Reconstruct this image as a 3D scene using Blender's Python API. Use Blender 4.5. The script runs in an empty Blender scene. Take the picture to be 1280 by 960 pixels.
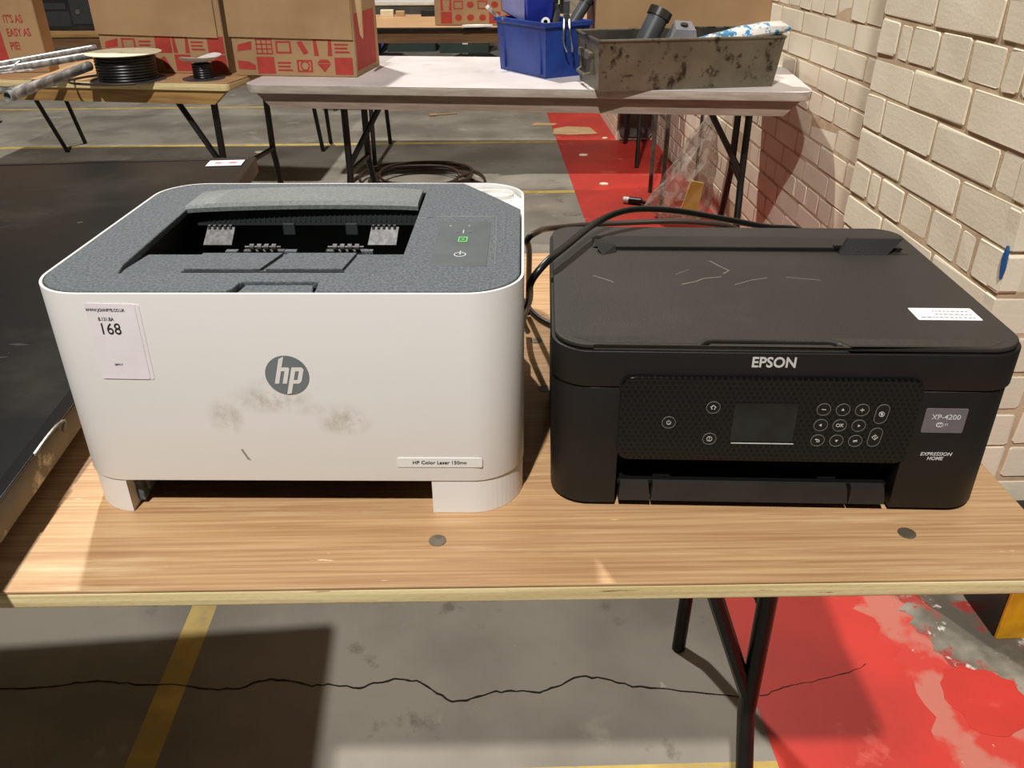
import bpy, bmesh, math, random
from mathutils import Vector, Matrix
random.seed(7)
S = bpy.context.scene
COL = S.collection
PI = math.pi
FLOOR = -0.7537            # the table tops stand at z = 0

# ---------------------------------------------------------------- camera
cam_d = bpy.data.cameras.new('camera'); cam = bpy.data.objects.new('camera', cam_d); COL.objects.link(cam)
cam_d.sensor_width = 36.0; cam_d.lens = 1032.83 / 1280 * 36.0; cam_d.clip_start = 0.02; cam_d.clip_end = 100
F = Vector((0.02539557, 0.8763899, -0.48093223)); Rt = Vector((0.99949364, -0.03148534, -0.00459674)); Up = Vector((0.01917085, 0.48057197, 0.87674572))
m = Matrix((Rt, Up, -F)).transposed().to_4x4(); m.translation = Vector((0.35553, -0.587603, 0.44133)); cam.matrix_world = m
S.camera = cam
# ---------------------------------------------------------------- world, lights, exposure
w = bpy.data.worlds.new('world'); S.world = w; w.use_nodes = True
w.node_tree.nodes['Background'].inputs[0].default_value = (1.0, 0.90, 0.78, 1)
w.node_tree.nodes['Background'].inputs[1].default_value = 0.022
def lamp(name, loc, power, size, target, col=(1.0, 0.93, 0.84)):
    d = bpy.data.lights.new(name, 'AREA'); d.shape = 'DISK'; d.size = size; d.energy = power; d.color = col
    o = bpy.data.objects.new(name, d); o.location = loc
    o.rotation_euler = (Vector(target) - Vector(loc)).to_track_quat('-Z', 'Y').to_euler(); COL.objects.link(o)
lamp('high_bay_lamp', (-0.9, -3.9, 6.4), 590, 0.22, (0.2, 0.4, 0), (1.0, 0.975, 0.94))
lamp('high_bay_lamp', (-1.2, 4.75, 6.4), 440, 0.22, (0.2, 1.2, 0), (1.0, 0.96, 0.90))
S.view_settings.view_transform = 'Standard'; S.view_settings.look = 'None'; S.view_settings.exposure = 0.28; S.view_settings.gamma = 1.0
S.view_settings.use_curve_mapping = False

# ---------------------------------------------------------------- materials
def s2l(c):
    return tuple(((v/255)/12.92 if v/255 <= 0.04045 else ((v/255+0.055)/1.055)**2.4) for v in c) + (1,)
def newmat(name):
    mt = bpy.data.materials.new(name); mt.use_nodes = True
    return mt, mt.node_tree, mt.node_tree.nodes['Principled BSDF']
def mat(name, c, rough=0.5, metal=0.0, c2=None, scale=20.0, stretch=(1, 1, 1), lo=0.4, hi=0.6, bump=0.0, bscale=200.0, detail=6.0, spots=None, rand=0.0, coat=0.0, spec=0.5, alpha=1.0, trans=0.0):
    """procedural: two colours mixed by stretched noise, optional third colour in spots, fine bump"""
    mt, nt, b = newmat(name); N = nt.nodes; L = nt.links
    b.inputs['Roughness'].default_value = rough; b.inputs['Metallic'].default_value = metal
    b.inputs['Specular IOR Level'].default_value = spec; b.inputs['Coat Weight'].default_value = coat
    b.inputs['Alpha'].default_value = alpha; b.inputs['Transmission Weight'].default_value = trans
    tc = N.new('ShaderNodeTexCoord'); mp = N.new('ShaderNodeMapping'); mp.inputs['Scale'].default_value = stretch
    L.new(tc.outputs['Object'], mp.inputs['Vector']); vec = mp.outputs[0]
    if rand:
        oi = N.new('ShaderNodeObjectInfo'); ad = N.new('ShaderNodeVectorMath'); ad.operation = 'ADD'
        mu = N.new('ShaderNodeMath'); mu.operation = 'MULTIPLY'; mu.inputs[1].default_value = 37.0
        L.new(oi.outputs['Random'], mu.inputs[0]); L.new(vec, ad.inputs[0]); L.new(mu.outputs[0], ad.inputs[1]); vec = ad.outputs[0]
    col = None
    if c2 is None: c2 = tuple(v*0.94 for v in c)
    no = N.new('ShaderNodeTexNoise'); no.inputs['Scale'].default_value = scale; no.inputs['Detail'].default_value = detail
    L.new(vec, no.inputs['Vector'])
    r = N.new('ShaderNodeValToRGB'); r.color_ramp.elements[0].position = lo; r.color_ramp.elements[1].position = hi
    r.color_ramp.elements[0].color = s2l(c2); r.color_ramp.elements[1].color = s2l(c)
    L.new(no.outputs['Fac'], r.inputs[0]); col = r.outputs[0]
    for sp in (spots or []):
        sc, sl, sh, scol = sp[:4]; st = sp[4] if len(sp) > 4 else (1, 1, 1)
        mp2 = N.new('ShaderNodeMapping'); mp2.inputs['Scale'].default_value = st; mp2.inputs['Location'].default_value = (3.1*sc % 7, 1.7, sl*9)
        L.new(tc.outputs['Object'], mp2.inputs['Vector'])
        n2 = N.new('ShaderNodeTexNoise'); n2.inputs['Scale'].default_value = sc; n2.inputs['Detail'].default_value = 8; n2.inputs['Roughness'].default_value = 0.65
        L.new(mp2.outputs[0], n2.inputs['Vector'])
        r2 = N.new('ShaderNodeMapRange'); r2.inputs['From Min'].default_value = sl; r2.inputs['From Max'].default_value = sh
        L.new(n2.outputs['Fac'], r2.inputs['Value'])
        mx = N.new('ShaderNodeMix'); mx.data_type = 'RGBA'; mx.inputs[7].default_value = s2l(scol)
        L.new(r2.outputs[0], mx.inputs[0]); L.new(col, mx.inputs[6]); col = mx.outputs[2]
    if rand:
        hs = N.new('ShaderNodeHueSaturation'); mr = N.new('ShaderNodeMapRange')
        mr.inputs['To Min'].default_value = 1-rand; mr.inputs['To Max'].default_value = 1+rand
        L.new(oi.outputs['Random'], mr.inputs['Value']); L.new(mr.outputs[0], hs.inputs['Value']); L.new(col, hs.inputs['Color']); col = hs.outputs[0]
    L.new(col, b.inputs['Base Color'])
    if bump:
        n3 = N.new('ShaderNodeTexNoise'); n3.inputs['Scale'].default_value = bscale; n3.inputs['Detail'].default_value = 4
        bp = N.new('ShaderNodeBump'); bp.inputs['Strength'].default_value = bump; bp.inputs['Distance'].default_value = 0.002
        L.new(tc.outputs['Object'], n3.inputs['Vector']); L.new(n3.outputs['Fac'], bp.inputs['Height']); L.new(bp.outputs[0], b.inputs['Normal'])
    return mt

M = {}
M['concrete'] = mat('concrete', (140, 134, 123), 0.75, c2=(114, 108, 97), scale=3.0, lo=0.38, hi=0.62, bump=0.25, bscale=60, detail=12,
                    spots=[(5.0, 0.60, 0.72, (158, 152, 140)), (9.0, 0.62, 0.70, (105, 97, 84)), (30, 0.68, 0.73, (172, 166, 155))])
M['rough_concrete'] = mat('rough_concrete', (140, 134, 120), 0.85, c2=(92, 86, 74), scale=9, bump=0.8, bscale=50, spots=[(14, 0.55, 0.62, (150, 50, 42)), (25, 0.62, 0.68, (200, 195, 185))])
M['red_paint'] = mat('red_paint', (190, 50, 40), 0.55, c2=(172, 46, 38), scale=4, bump=0.15, bscale=70,
                     spots=[(7, 0.60, 0.72, (206, 96, 84)), (26, 0.70, 0.70, (225, 170, 155)), (16, 0.68, 0.72, (120, 60, 50))])
M['worn_red'] = mat('worn_red', (188, 54, 44), 0.6, c2=(182, 104, 90), scale=11, lo=0.44, hi=0.52, bump=0.3, bscale=70,
                    spots=[(20, 0.64, 0.70, (190, 150, 134)), (45, 0.68, 0.72, (220, 200, 186))])
M['yellow_line'] = mat('yellow_line', (190, 164, 86), 0.65, c2=(168, 144, 78), scale=14, bump=0.15, bscale=70, spots=[(30, 0.58, 0.68, (150, 138, 108))])
M['yellow_steel'] = mat('yellow_steel', (226, 164, 22), 0.45, c2=(196, 138, 20), scale=14, bump=0.2, bscale=90, spots=[(24, 0.62, 0.68, (92, 78, 30))])
M['crack'] = mat('crack', (34, 28, 22), 0.95)
M['brick'] = mat('brick', (232, 222, 200), 0.72, c2=(220, 208, 184), scale=7, lo=0.3, hi=0.7, bump=0.3, bscale=120, rand=0.045,
                 spots=[(8, 0.58, 0.75, (210, 206, 198)), (90, 0.72, 0.74, (70, 55, 42)), (60, 0.73, 0.76, (240, 235, 225))])
M['mortar'] = mat('mortar', (200, 176, 144), 0.9, c2=(182, 158, 128), scale=20, bump=0.4, bscale=160)
M['panelgrey'] = mat('panelgrey', (90, 84, 74), 0.5, c2=(70, 64, 56), scale=6)
M['wood'] = mat('wood_laminate', (204, 167, 122), 0.45, c2=(170, 128, 88), scale=5.0, stretch=(1.2, 60, 6), lo=0.32, hi=0.68, bump=0.12, bscale=90, detail=10,
                spots=[(4.5, 0.56, 0.68, (176, 132, 94), (1, 20, 5)), (2.6, 0.60, 0.75, (220, 188, 146), (1, 12, 4)), (30, 0.70, 0.72, (238, 214, 176), (0.5, 6, 1))])
M['ply'] = mat('plywood_edge', (226, 208, 158), 0.6, c2=(204, 182, 130), scale=4, stretch=(1, 1, 60), bump=0.2, spots=[(14, 0.63, 0.68, (120, 88, 50), (1, 1, 14))])
M['pine'] = mat('pine_rail', (168, 132, 78), 0.6, c2=(140, 104, 58), scale=5, stretch=(1, 12, 12), spots=[(9, 0.68, 0.72, (92, 58, 30))])
M['brown_rail'] = mat('brown_rail', (112, 82, 50), 0.6, c2=(92, 64, 38), scale=5, stretch=(1, 12, 12))
M['white_top'] = mat('white_laminate', (214, 206, 204), 0.5, c2=(198, 190, 186), scale=6, lo=0.3, hi=0.6, spots=[(7, 0.60, 0.74, (176, 158, 140)), (3, 0.62, 0.75, (150, 130, 110), (1, 5, 1))])
M['white_rim'] = mat('grey_rim', (176, 166, 154), 0.5, c2=(158, 146, 134), scale=9, stretch=(1, 10, 10), spots=[(24, 0.66, 0.70, (200, 176, 120))])
M['greyrail'] = mat('grey_rail', (150, 132, 118), 0.55, c2=(132, 116, 102), scale=8, stretch=(1, 10, 10))
M['black_leg'] = mat('black_steel', (30, 27, 24), 0.38, metal=0.2, c2=(20, 18, 16), scale=20, spots=[(50, 0.68, 0.72, (95, 80, 62))])
M['grey_leg'] = mat('grey_steel', (98, 90, 80), 0.45, metal=0.3, c2=(70, 64, 56), scale=20)
M['bolt'] = mat('zinc_bolt', (140, 130, 112), 0.45, metal=0.5, c2=(110, 100, 84), scale=60)
M['hp_white'] = mat('white_plastic', (226, 223, 218), 0.42, c2=(223, 219, 213), scale=5, bump=0.04, bscale=700)
M['hp_grey'] = mat('grey_textured_plastic', (96, 102, 105), 0.6, c2=(72, 78, 82), scale=420, lo=0.4, hi=0.62, bump=0.4, bscale=700, detail=2, spec=0.3,
                   spots=[(6, 0.60, 0.75, (98, 103, 105))])
M['hp_flap'] = mat('light_grey_plastic', (112, 115, 114), 0.5, c2=(98, 102, 101), scale=300, bump=0.3, bscale=600)
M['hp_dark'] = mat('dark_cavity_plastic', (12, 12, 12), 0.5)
M['rib'] = mat('ribbed_plastic', (46, 49, 50), 0.5)
M['panel_glossy'] = mat('panel_grey', (74, 80, 82), 0.5, c2=(68, 74, 76), scale=40)
M['chrome'] = mat('chrome', (150, 148, 146), 0.3, metal=0.8, c2=(110, 110, 108), scale=40)
M['guide'] = mat('dull_metal', (92, 90, 90), 0.5, metal=0.5, c2=(70, 68, 68), scale=200)
M['logo_grey'] = mat('logo_grey', (112, 119, 122), 0.5)
M['ink'] = mat('ink', (36, 34, 34), 0.6)
M['greyink'] = mat('grey_ink', (120, 120, 118), 0.6)
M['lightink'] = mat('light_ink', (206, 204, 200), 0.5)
M['paper'] = mat('paper', (240, 234, 236), 0.55, c2=(232, 224, 226), scale=12)
M['redink'] = mat('red_ink', (205, 90, 90), 0.6)
M['dirt'] = mat('dirt', (150, 142, 126), 0.8)
M['green_mark'] = mat('green_mark', (90, 205, 90), 0.5)
M['ep_black'] = mat('black_plastic', (27, 24, 22), 0.5, c2=(24, 21, 19), scale=20, spec=0.35, bump=0.15, bscale=900, spots=[(60, 0.74, 0.77, (70, 64, 56))])
M['ep_lid'] = mat('black_lid', (50, 45, 40), 0.55, c2=(42, 38, 34), scale=5, spec=0.28, bump=0.25, bscale=900,
                  spots=[(6, 0.58, 0.80, (60, 54, 48)), (14, 0.70, 0.74, (98, 90, 80), (1, 2.2, 1)), (160, 0.74, 0.77, (120, 112, 100))])
M['ep_lid_front'] = mat('black_ribbed_lid_edge', (40, 37, 34), 0.42, c2=(30, 28, 26), scale=500, stretch=(1, 0.1, 0.1))
def hexmat():
    mt, nt, b = newmat('glossy_hex_panel'); N = nt.nodes; L = nt.links; b.inputs['Roughness'].default_value = 0.2; b.inputs['Specular IOR Level'].default_value = 0.3
    tc = N.new('ShaderNodeTexCoord'); out = None
    for ang in (0, PI/3, -PI/3):       # three families of fine lines make a triangular mesh
        mp = N.new('ShaderNodeMapping'); mp.inputs['Rotation'].default_value = (0, ang, 0); wv = N.new('ShaderNodeTexWave'); wv.bands_direction = 'Z'; wv.inputs['Scale'].default_value = 75
        L.new(tc.outputs['Object'], mp.inputs[0]); L.new(mp.outputs[0], wv.inputs['Vector'])
        if out is None: out = wv.outputs['Fac']
        else:
            m_ = N.new('ShaderNodeMath'); m_.operation = 'MAXIMUM'; L.new(out, m_.inputs[0]); L.new(wv.outputs['Fac'], m_.inputs[1]); out = m_.outputs[0]
    rp = N.new('ShaderNodeValToRGB'); rp.color_ramp.elements[0].position = 0.80; rp.color_ramp.elements[1].position = 0.98
    rp.color_ramp.elements[0].color = s2l((9, 8, 7)); rp.color_ramp.elements[1].color = s2l((26, 24, 21)); L.new(out, rp.inputs[0]); L.new(rp.outputs[0], b.inputs['Base Color'])
    return mt
M['ep_gloss'] = hexmat()
M['ep_screen'] = mat('lcd_screen', (28, 30, 26), 0.12, c2=(18, 17, 15), scale=40)
M['ep_dark'] = mat('tray_cavity', (8, 8, 8), 0.5)
M['ep_tray'] = mat('tray_plastic', (42, 38, 34), 0.42, c2=(36, 33, 30), scale=20)
M['ring'] = mat('ring_grey', (128, 124, 118), 0.5)
M['badge'] = mat('badge_grey', (108, 102, 104), 0.45, c2=(100, 95, 97), scale=30)
M['cable'] = mat('black_cable', (20, 18, 16), 0.36)
M['brown_cable'] = mat('brown_cable', (58, 42, 32), 0.45)
M['tvglass'] = mat('dusty_black_screen', (14, 13, 12), 0.32, c2=(20, 19, 17), scale=5, lo=0.3, hi=0.7, spec=0.35,
                   spots=[(5, 0.52, 0.72, (42, 39, 34)), (9, 0.66, 0.69, (10, 9, 8), (1, 3.0, 1)), (26, 0.70, 0.73, (120, 116, 108))])
M['bezel'] = mat('black_bezel', (22, 21, 20), 0.25)
M['film'] = mat('wrapped_side', (96, 84, 60), 0.4, metal=0.2, c2=(74, 64, 46), scale=14, spots=[(14, 0.62, 0.68, (190, 180, 150))])
M['filmtorn'] = mat('torn_film', (150, 142, 126), 0.3, c2=(110, 102, 88), scale=60)
M['card'] = mat('cardboard', (166, 134, 96), 0.8, c2=(154, 122, 86), scale=5, bump=0.15, bscale=90)
M['card_light'] = mat('cardboard_light', (192, 160, 118), 0.8, c2=(180, 148, 108), scale=7)
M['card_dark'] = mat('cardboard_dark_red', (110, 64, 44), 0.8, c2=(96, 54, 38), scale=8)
M['redprint'] = mat('red_print', (172, 58, 46), 0.8, c2=(160, 54, 44), scale=30)
M['reel_card'] = mat('cream_disc', (232, 222, 194), 0.6, c2=(220, 206, 176), scale=12)
M['alu'] = mat('aluminium', (190, 188, 186), 0.35, metal=0.45, c2=(120, 118, 116), scale=12, stretch=(6, 1, 1), spots=[(30, 0.66, 0.74, (120, 114, 108))])
M['blue'] = mat('blue_plastic', (38, 70, 150), 0.38, c2=(30, 56, 130), scale=9, spots=[(16, 0.62, 0.70, (24, 34, 70)), (7, 0.64, 0.76, (70, 96, 170))])
M['blue2'] = mat('bright_blue_plastic', (52, 70, 190), 0.35, c2=(40, 54, 160), scale=9)
M['lav'] = mat('pale_blue_plastic', (140, 146, 200), 0.35)
M['trayst'] = mat('stained_metal', (122, 116, 98), 0.45, metal=0.45, c2=(104, 98, 82), scale=10, lo=0.35, hi=0.65, spots=[(16, 0.54, 0.62, (48, 40, 30), (1, 1, 0.6)), (34, 0.60, 0.66, (62, 52, 40))])
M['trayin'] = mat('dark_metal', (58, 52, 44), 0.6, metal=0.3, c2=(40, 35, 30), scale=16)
M['rubber'] = mat('dark_grey_tube', (66, 70, 74), 0.45, c2=(54, 56, 58), scale=20)
M['greypl'] = mat('grey_plastic', (120, 118, 122), 0.45)
M['bagprint'] = mat('blue_white_film', (214, 210, 202), 0.3, c2=(204, 202, 196), scale=8, spots=[(24, 0.52, 0.55, (50, 130, 180), (1, 0.5, 1)), (14, 0.58, 0.62, (70, 110, 130))])
M['clearfilm'] = mat('clear_film', (205, 196, 182), 0.15, c2=(150, 140, 126), scale=26, lo=0.45, hi=0.55, alpha=0.5, spec=0.8)
M['yellow_label'] = mat('yellow_label', (236, 218, 130), 0.6, c2=(226, 206, 112), scale=20)
M['greenbox'] = mat('dark_green_board', (46, 62, 54), 0.6, c2=(40, 54, 48), scale=10)
M['darkmon'] = mat('dark_casing', (44, 40, 36), 0.35, c2=(30, 27, 25), scale=5)
M['white'] = mat('plain_white', (238, 236, 232), 0.5)
M['bluepaint'] = mat('blue_paint', (30, 84, 140), 0.5)
M['backwall'] = mat('far_wall', (120, 112, 98), 0.9)

def grimy_white():
    mt, nt, b = newmat('white_plastic_grimy'); N = nt.nodes; L = nt.links; b.inputs['Roughness'].default_value = 0.42
    tc = N.new('ShaderNodeTexCoord'); tot = None
    for (x, z, rx, rz, k) in ((0.178, 0.114, 0.030, 0.012, 0.9), (0.140, 0.096, 0.013, 0.016, 0.75), (0.236, 0.092, 0.020, 0.012, 0.95), (0.185, 0.126, 0.02, 0.008, 0.5), (0.222, 0.104, 0.03, 0.006, 0.4)):
        mp = N.new('ShaderNodeMapping'); mp.inputs['Location'].default_value = (-x/rx, 0, -z/rz); mp.inputs['Scale'].default_value = (1/rx, 1.0, 1/rz)
        ln = N.new('ShaderNodeVectorMath'); ln.operation = 'LENGTH'; L.new(tc.outputs['Object'], mp.inputs[0]); L.new(mp.outputs[0], ln.inputs[0])
        mr = N.new('ShaderNodeMapRange'); mr.inputs['From Min'].default_value = 1.25; mr.inputs['From Max'].default_value = 0.5; mr.inputs['To Max'].default_value = k; L.new(ln.outputs['Value'], mr.inputs['Value'])
        if tot is None: tot = mr.outputs[0]
        else:
            mx = N.new('ShaderNodeMath'); mx.operation = 'MAXIMUM'; L.new(tot, mx.inputs[0]); L.new(mr.outputs[0], mx.inputs[1]); tot = mx.outputs[0]
    no = N.new('ShaderNodeTexNoise'); no.inputs['Scale'].default_value = 55; no.inputs['Detail'].default_value = 9; no.inputs['Roughness'].default_value = 0.75; L.new(tc.outputs['Object'], no.inputs['Vector'])
    r2 = N.new('ShaderNodeMapRange'); r2.inputs['From Min'].default_value = 0.40; r2.inputs['From Max'].default_value = 0.66; L.new(no.outputs['Fac'], r2.inputs['Value'])
    mu = N.new('ShaderNodeMath'); mu.operation = 'MULTIPLY'; L.new(tot, mu.inputs[0]); L.new(r2.outputs[0], mu.inputs[1])
    mix = N.new('ShaderNodeMix'); mix.data_type = 'RGBA'; mix.inputs[6].default_value = s2l((226, 223, 218)); mix.inputs[7].default_value = s2l((176, 168, 152)); L.new(mu.outputs[0], mix.inputs[0]); L.new(mix.outputs[2], b.inputs['Base Color'])
    return mt
# ---------------------------------------------------------------- mesh helpers
class MB:
    def __init__(s): s.bm = bmesh.new()
    def box(s, x0, x1, y0, y1, z0, z1, bev=0.0, seg=2):
        t = bmesh.new(); bmesh.ops.create_cube(t, size=1.0)
        for v in t.verts: v.co = Vector((x0+(v.co.x+.5)*(x1-x0), y0+(v.co.y+.5)*(y1-y0), z0+(v.co.z+.5)*(z1-z0)))
        if bev: bmesh.ops.bevel(t, geom=t.edges[:], offset=bev, segments=seg, affect='EDGES', profile=0.5)
        s._add(t); return s
    def _add(s, t, mtx=None):
        if mtx is not None: t.transform(mtx)
        me = bpy.data.meshes.new('t'); t.to_mesh(me); t.free(); s.bm.from_mesh(me); bpy.data.meshes.remove(me)
    def hexa(s, b, t):   # 4 bottom points, 4 top points
        vb = [s.bm.verts.new(p) for p in b]; vt = [s.bm.verts.new(p) for p in t]; n = len(b)
        s.bm.faces.new(vb[::-1]); s.bm.faces.new(vt)
        for i in range(n): s.bm.faces.new((vb[i], vb[(i+1) % n], vt[(i+1) % n], vt[i]))
        return s
    def prism(s, pts, a, b, axis='z', bev=0.0):
        t = bmesh.new()
        def P(u, v, w_): return (u, v, w_) if axis == 'z' else ((u, w_, v) if axis == 'y' else (w_, u, v))
        vb = [t.verts.new(P(u, v, a)) for u, v in pts]; vt = [t.verts.new(P(u, v, b)) for u, v in pts]; n = len(pts)
        t.faces.new(vb[::-1]); top = t.faces.new(vt)
        for i in range(n): t.faces.new((vb[i], vb[(i+1) % n], vt[(i+1) % n], vt[i]))
        bmesh.ops.recalc_face_normals(t, faces=t.faces[:])
        if bev:
            ed = [e for e in t.edges if all(v in vt for v in e.verts) or all(v in vb for v in e.verts)]
            bmesh.ops.bevel(t, geom=ed, offset=bev, segments=2, affect='EDGES', profile=0.5)
        s._add(t); return s
    def cyl(s, p0, p1, r, seg=16, r2=None, caps=True):
        p0 = Vector(p0); p1 = Vector(p1); d = p1-p0
        t = bmesh.new(); bmesh.ops.create_cone(t, cap_ends=caps, segments=seg, radius1=r, radius2=r if r2 is None else r2, depth=d.length)
        s._add(t, Matrix.Translation((p0+p1)/2) @ d.to_track_quat('Z', 'Y').to_matrix().to_4x4()); return s
    def tube(s, pts, r, seg=8, smooth=0, caps=True):
        P = [Vector(p) for p in pts]
        if smooth:
            Q = []
            for i in range(len(P)-1):
                a = P[max(i-1, 0)]; b = P[i]; c = P[i+1]; d = P[min(i+2, len(P)-1)]
                for k in range(smooth):
                    t = k/smooth
                    Q.append(0.5*((2*b)+(c-a)*t+(2*a-5*b+4*c-d)*t*t+(3*b-a-3*c+d)*t**3))
            Q.append(P[-1]); P = Q
        rings = []; nrm = None
        for i, p in enumerate(P):
            d = ((P[min(i+1, len(P)-1)]-P[max(i-1, 0)])).normalized()
            if nrm is None: nrm = d.orthogonal().normalized()
            nrm = (nrm-d*nrm.dot(d)).normalized(); bn = d.cross(nrm)
            rings.append([s.bm.verts.new(p+(nrm*math.cos(2*PI*k/seg)+bn*math.sin(2*PI*k/seg))*r) for k in range(seg)])
        for a, b in zip(rings, rings[1:]):
            for k in range(seg): s.bm.faces.new((a[k], a[(k+1) % seg], b[(k+1) % seg], b[k]))
        if caps: s.bm.faces.new(rings[0][::-1]); s.bm.faces.new(rings[-1])
        return s
    def pipe(s, p0, p1, r, ri, seg=20):   # hollow tube
        p0 = Vector(p0); p1 = Vector(p1); d = (p1-p0).normalized(); a = d.orthogonal().normalized(); b = d.cross(a)
        R = [[s.bm.verts.new(p+(a*math.cos(2*PI*k/seg)+b*math.sin(2*PI*k/seg))*q) for k in range(seg)] for p, q in ((p0, r), (p1, r), (p1, ri), (p0, ri))]
        for u, v in ((0, 1), (1, 2), (2, 3), (3, 0)):
            for k in range(seg): s.bm.faces.new((R[u][k], R[u][(k+1) % seg], R[v][(k+1) % seg], R[v][k]))
        return s
    def lathe(s, prof, c=(0, 0, 0), seg=40):
        c = Vector(c); rings = [[s.bm.verts.new(c+Vector((r*math.cos(2*PI*k/seg), r*math.sin(2*PI*k/seg), z))) for k in range(seg)] for r, z in prof]
        for a, b in zip(rings, rings[1:]):
            for k in range(seg): s.bm.faces.new((a[k], a[(k+1) % seg], b[(k+1) % seg], b[k]))
        return s
    def poly(s, pts):
        s.bm.faces.new([s.bm.verts.new(p) for p in pts]); return s
    def xf(s, mtx): s.bm.transform(mtx); return s
    def build(s, name, mt, parent=None, smooth=False, loc=None, rot=None, label=None, recalc=True):
        if recalc: bmesh.ops.recalc_face_normals(s.bm, faces=s.bm.faces[:])
        me = bpy.data.meshes.new(name); s.bm.to_mesh(me); s.bm.free()
        return link(name, me, mt, parent, smooth, loc, rot, label)
def link(name, me, mt, parent=None, smooth=False, loc=None, rot=None, label=None):
    if mt is not None and len(me.materials) == 0: me.materials.append(M[mt] if isinstance(mt, str) else mt)
    if smooth:
        for p in me.polygons: p.use_smooth = True
        try: me.set_sharp_from_angle(angle=math.radians(40))
        except Exception: pass
    o = bpy.data.objects.new(name, me); COL.objects.link(o)
    if parent: o.parent = parent
    if loc: o.location = loc
    if rot: o.rotation_euler = rot
    if label: o['label'] = label
    return o
def thing(name, label, cat, loc=(0, 0, 0), rz=0.0, group=None):
    o = bpy.data.objects.new(name, None); o.empty_display_size = 0.05; COL.objects.link(o)
    o.location = loc; o.rotation_euler = (0, 0, rz); o['label'] = label; o['category'] = cat
    if group: o['group'] = group
    return o
def tag(o, label, cat, group=None):
    o['label'] = label; o['category'] = cat
    if group: o['group'] = group
    return o
def rrect(x0, x1, y0, y1, r, n=8):
    """rounded rectangle; r a number or four radii (front-left, front-right, rear-right, rear-left)"""
    if not isinstance(r, (tuple, list)): r = (r,)*4
    out = []
    for cx, cy, a0, q in ((x0+r[0], y0+r[0], 180, r[0]), (x1-r[1], y0+r[1], 270, r[1]), (x1-r[2], y1-r[2], 0, r[2]), (x0+r[3], y1-r[3], 90, r[3])):
        if q < 1e-6: out.append((cx, cy)); continue
        for k in range(n+1):
            a = math.radians(a0+90*k/n); out.append((cx+q*math.cos(a), cy+q*math.sin(a)))
    return out
def plate(name, loops, a, b, mt, parent=None, bev=0.0, axis='z', smooth=True, label=None):
    """flat plate between a and b from 2D loops (later loops are holes)"""
    cu = bpy.data.curves.new('c', 'CURVE'); cu.dimensions = '2D'; cu.fill_mode = 'BOTH'
    for lp in loops:
        sp = cu.splines.new('POLY'); sp.points.add(len(lp)-1); sp.use_cyclic_u = True
        for p, (u, v) in zip(sp.points, lp): p.co = (u, v, 0, 1)
    cu.extrude = (b-a)/2-bev; cu.bevel_depth = bev; cu.bevel_resolution = 2; cu.offset = -bev
    o = bpy.data.objects.new('c', cu); COL.objects.link(o)
    dg = bpy.context.evaluated_depsgraph_get(); me = bpy.data.meshes.new_from_object(o.evaluated_get(dg)); me.name = name
    bpy.data.objects.remove(o); bpy.data.curves.remove(cu)
    mid = (a+b)/2
    for v in me.vertices:
        x, y, z = v.co
        v.co = (x, y, z+mid) if axis == 'z' else (x, -z+mid, y)      # axis 'y': u = x, v = z, front towards -y
    me.update(); me.materials.clear()
    return link(name, me, mt, parent, smooth, label=label)
def text(name, body, size, loc, mt, parent, rot=(PI/2, 0, 0), bold=0.0, shear=0.0, align='CENTER', sx=1.0, depth=0.00015, spacing=1.0):
    cu = bpy.data.curves.new('t', 'FONT'); cu.body = body; cu.size = size; cu.align_x = align; cu.align_y = 'CENTER'
    cu.extrude = depth; cu.offset = bold; cu.shear = shear; cu.space_character = spacing; cu.resolution_u = 3; cu.space_line = 0.95
    o = bpy.data.objects.new('t', cu); COL.objects.link(o); dg = bpy.context.evaluated_depsgraph_get()
    me = bpy.data.meshes.new_from_object(o.evaluated_get(dg)); bpy.data.objects.remove(o); bpy.data.curves.remove(cu); me.materials.clear(); me.name = name
    for v in me.vertices: v.co.x *= sx
    return link(name, me, mt, parent, False, loc, rot)
def copy_to(src, parent, loc, rot=None):
    c = src.copy(); COL.objects.link(c); c.parent = parent; c.location = loc
    if rot: c.rotation_euler = rot
    return c
def struct(o): o['kind'] = 'structure'; return o

# ================================================================ SETTING
fl = struct(MB().box(-9, 4, -4, 20, FLOOR-0.1, FLOOR).build('floor', 'concrete'))
def ribbon(pts, wd):
    mb = MB(); n = len(pts); L_ = []; R_ = []
    for i, (x, y) in enumerate(pts):
        a = Vector(pts[max(i-1, 0)]); b = Vector(pts[min(i+1, n-1)]); d = (b-a).normalized(); nn = Vector((-d.y, d.x)); q = wd[i] if isinstance(wd, list) else wd
        L_.append(Vector((x, y))+nn*q/2); R_.append(Vector((x, y))-nn*q/2)
    lo = []; hi = []
    for z, dst in ((FLOOR-0.002, lo), (FLOOR+0.0006, hi)):
        for A in (L_, R_): dst.append([mb.bm.verts.new((p.x, p.y, z)) for p in A])
    for i in range(n-1):
        mb.bm.faces.new((hi[0][i], hi[0][i+1], hi[1][i+1], hi[1][i])); mb.bm.faces.new((hi[0][i], lo[0][i], lo[0][i+1], hi[0][i+1])); mb.bm.faces.new((hi[1][i], hi[1][i+1], lo[1][i+1], lo[1][i]))
    return mb
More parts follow.
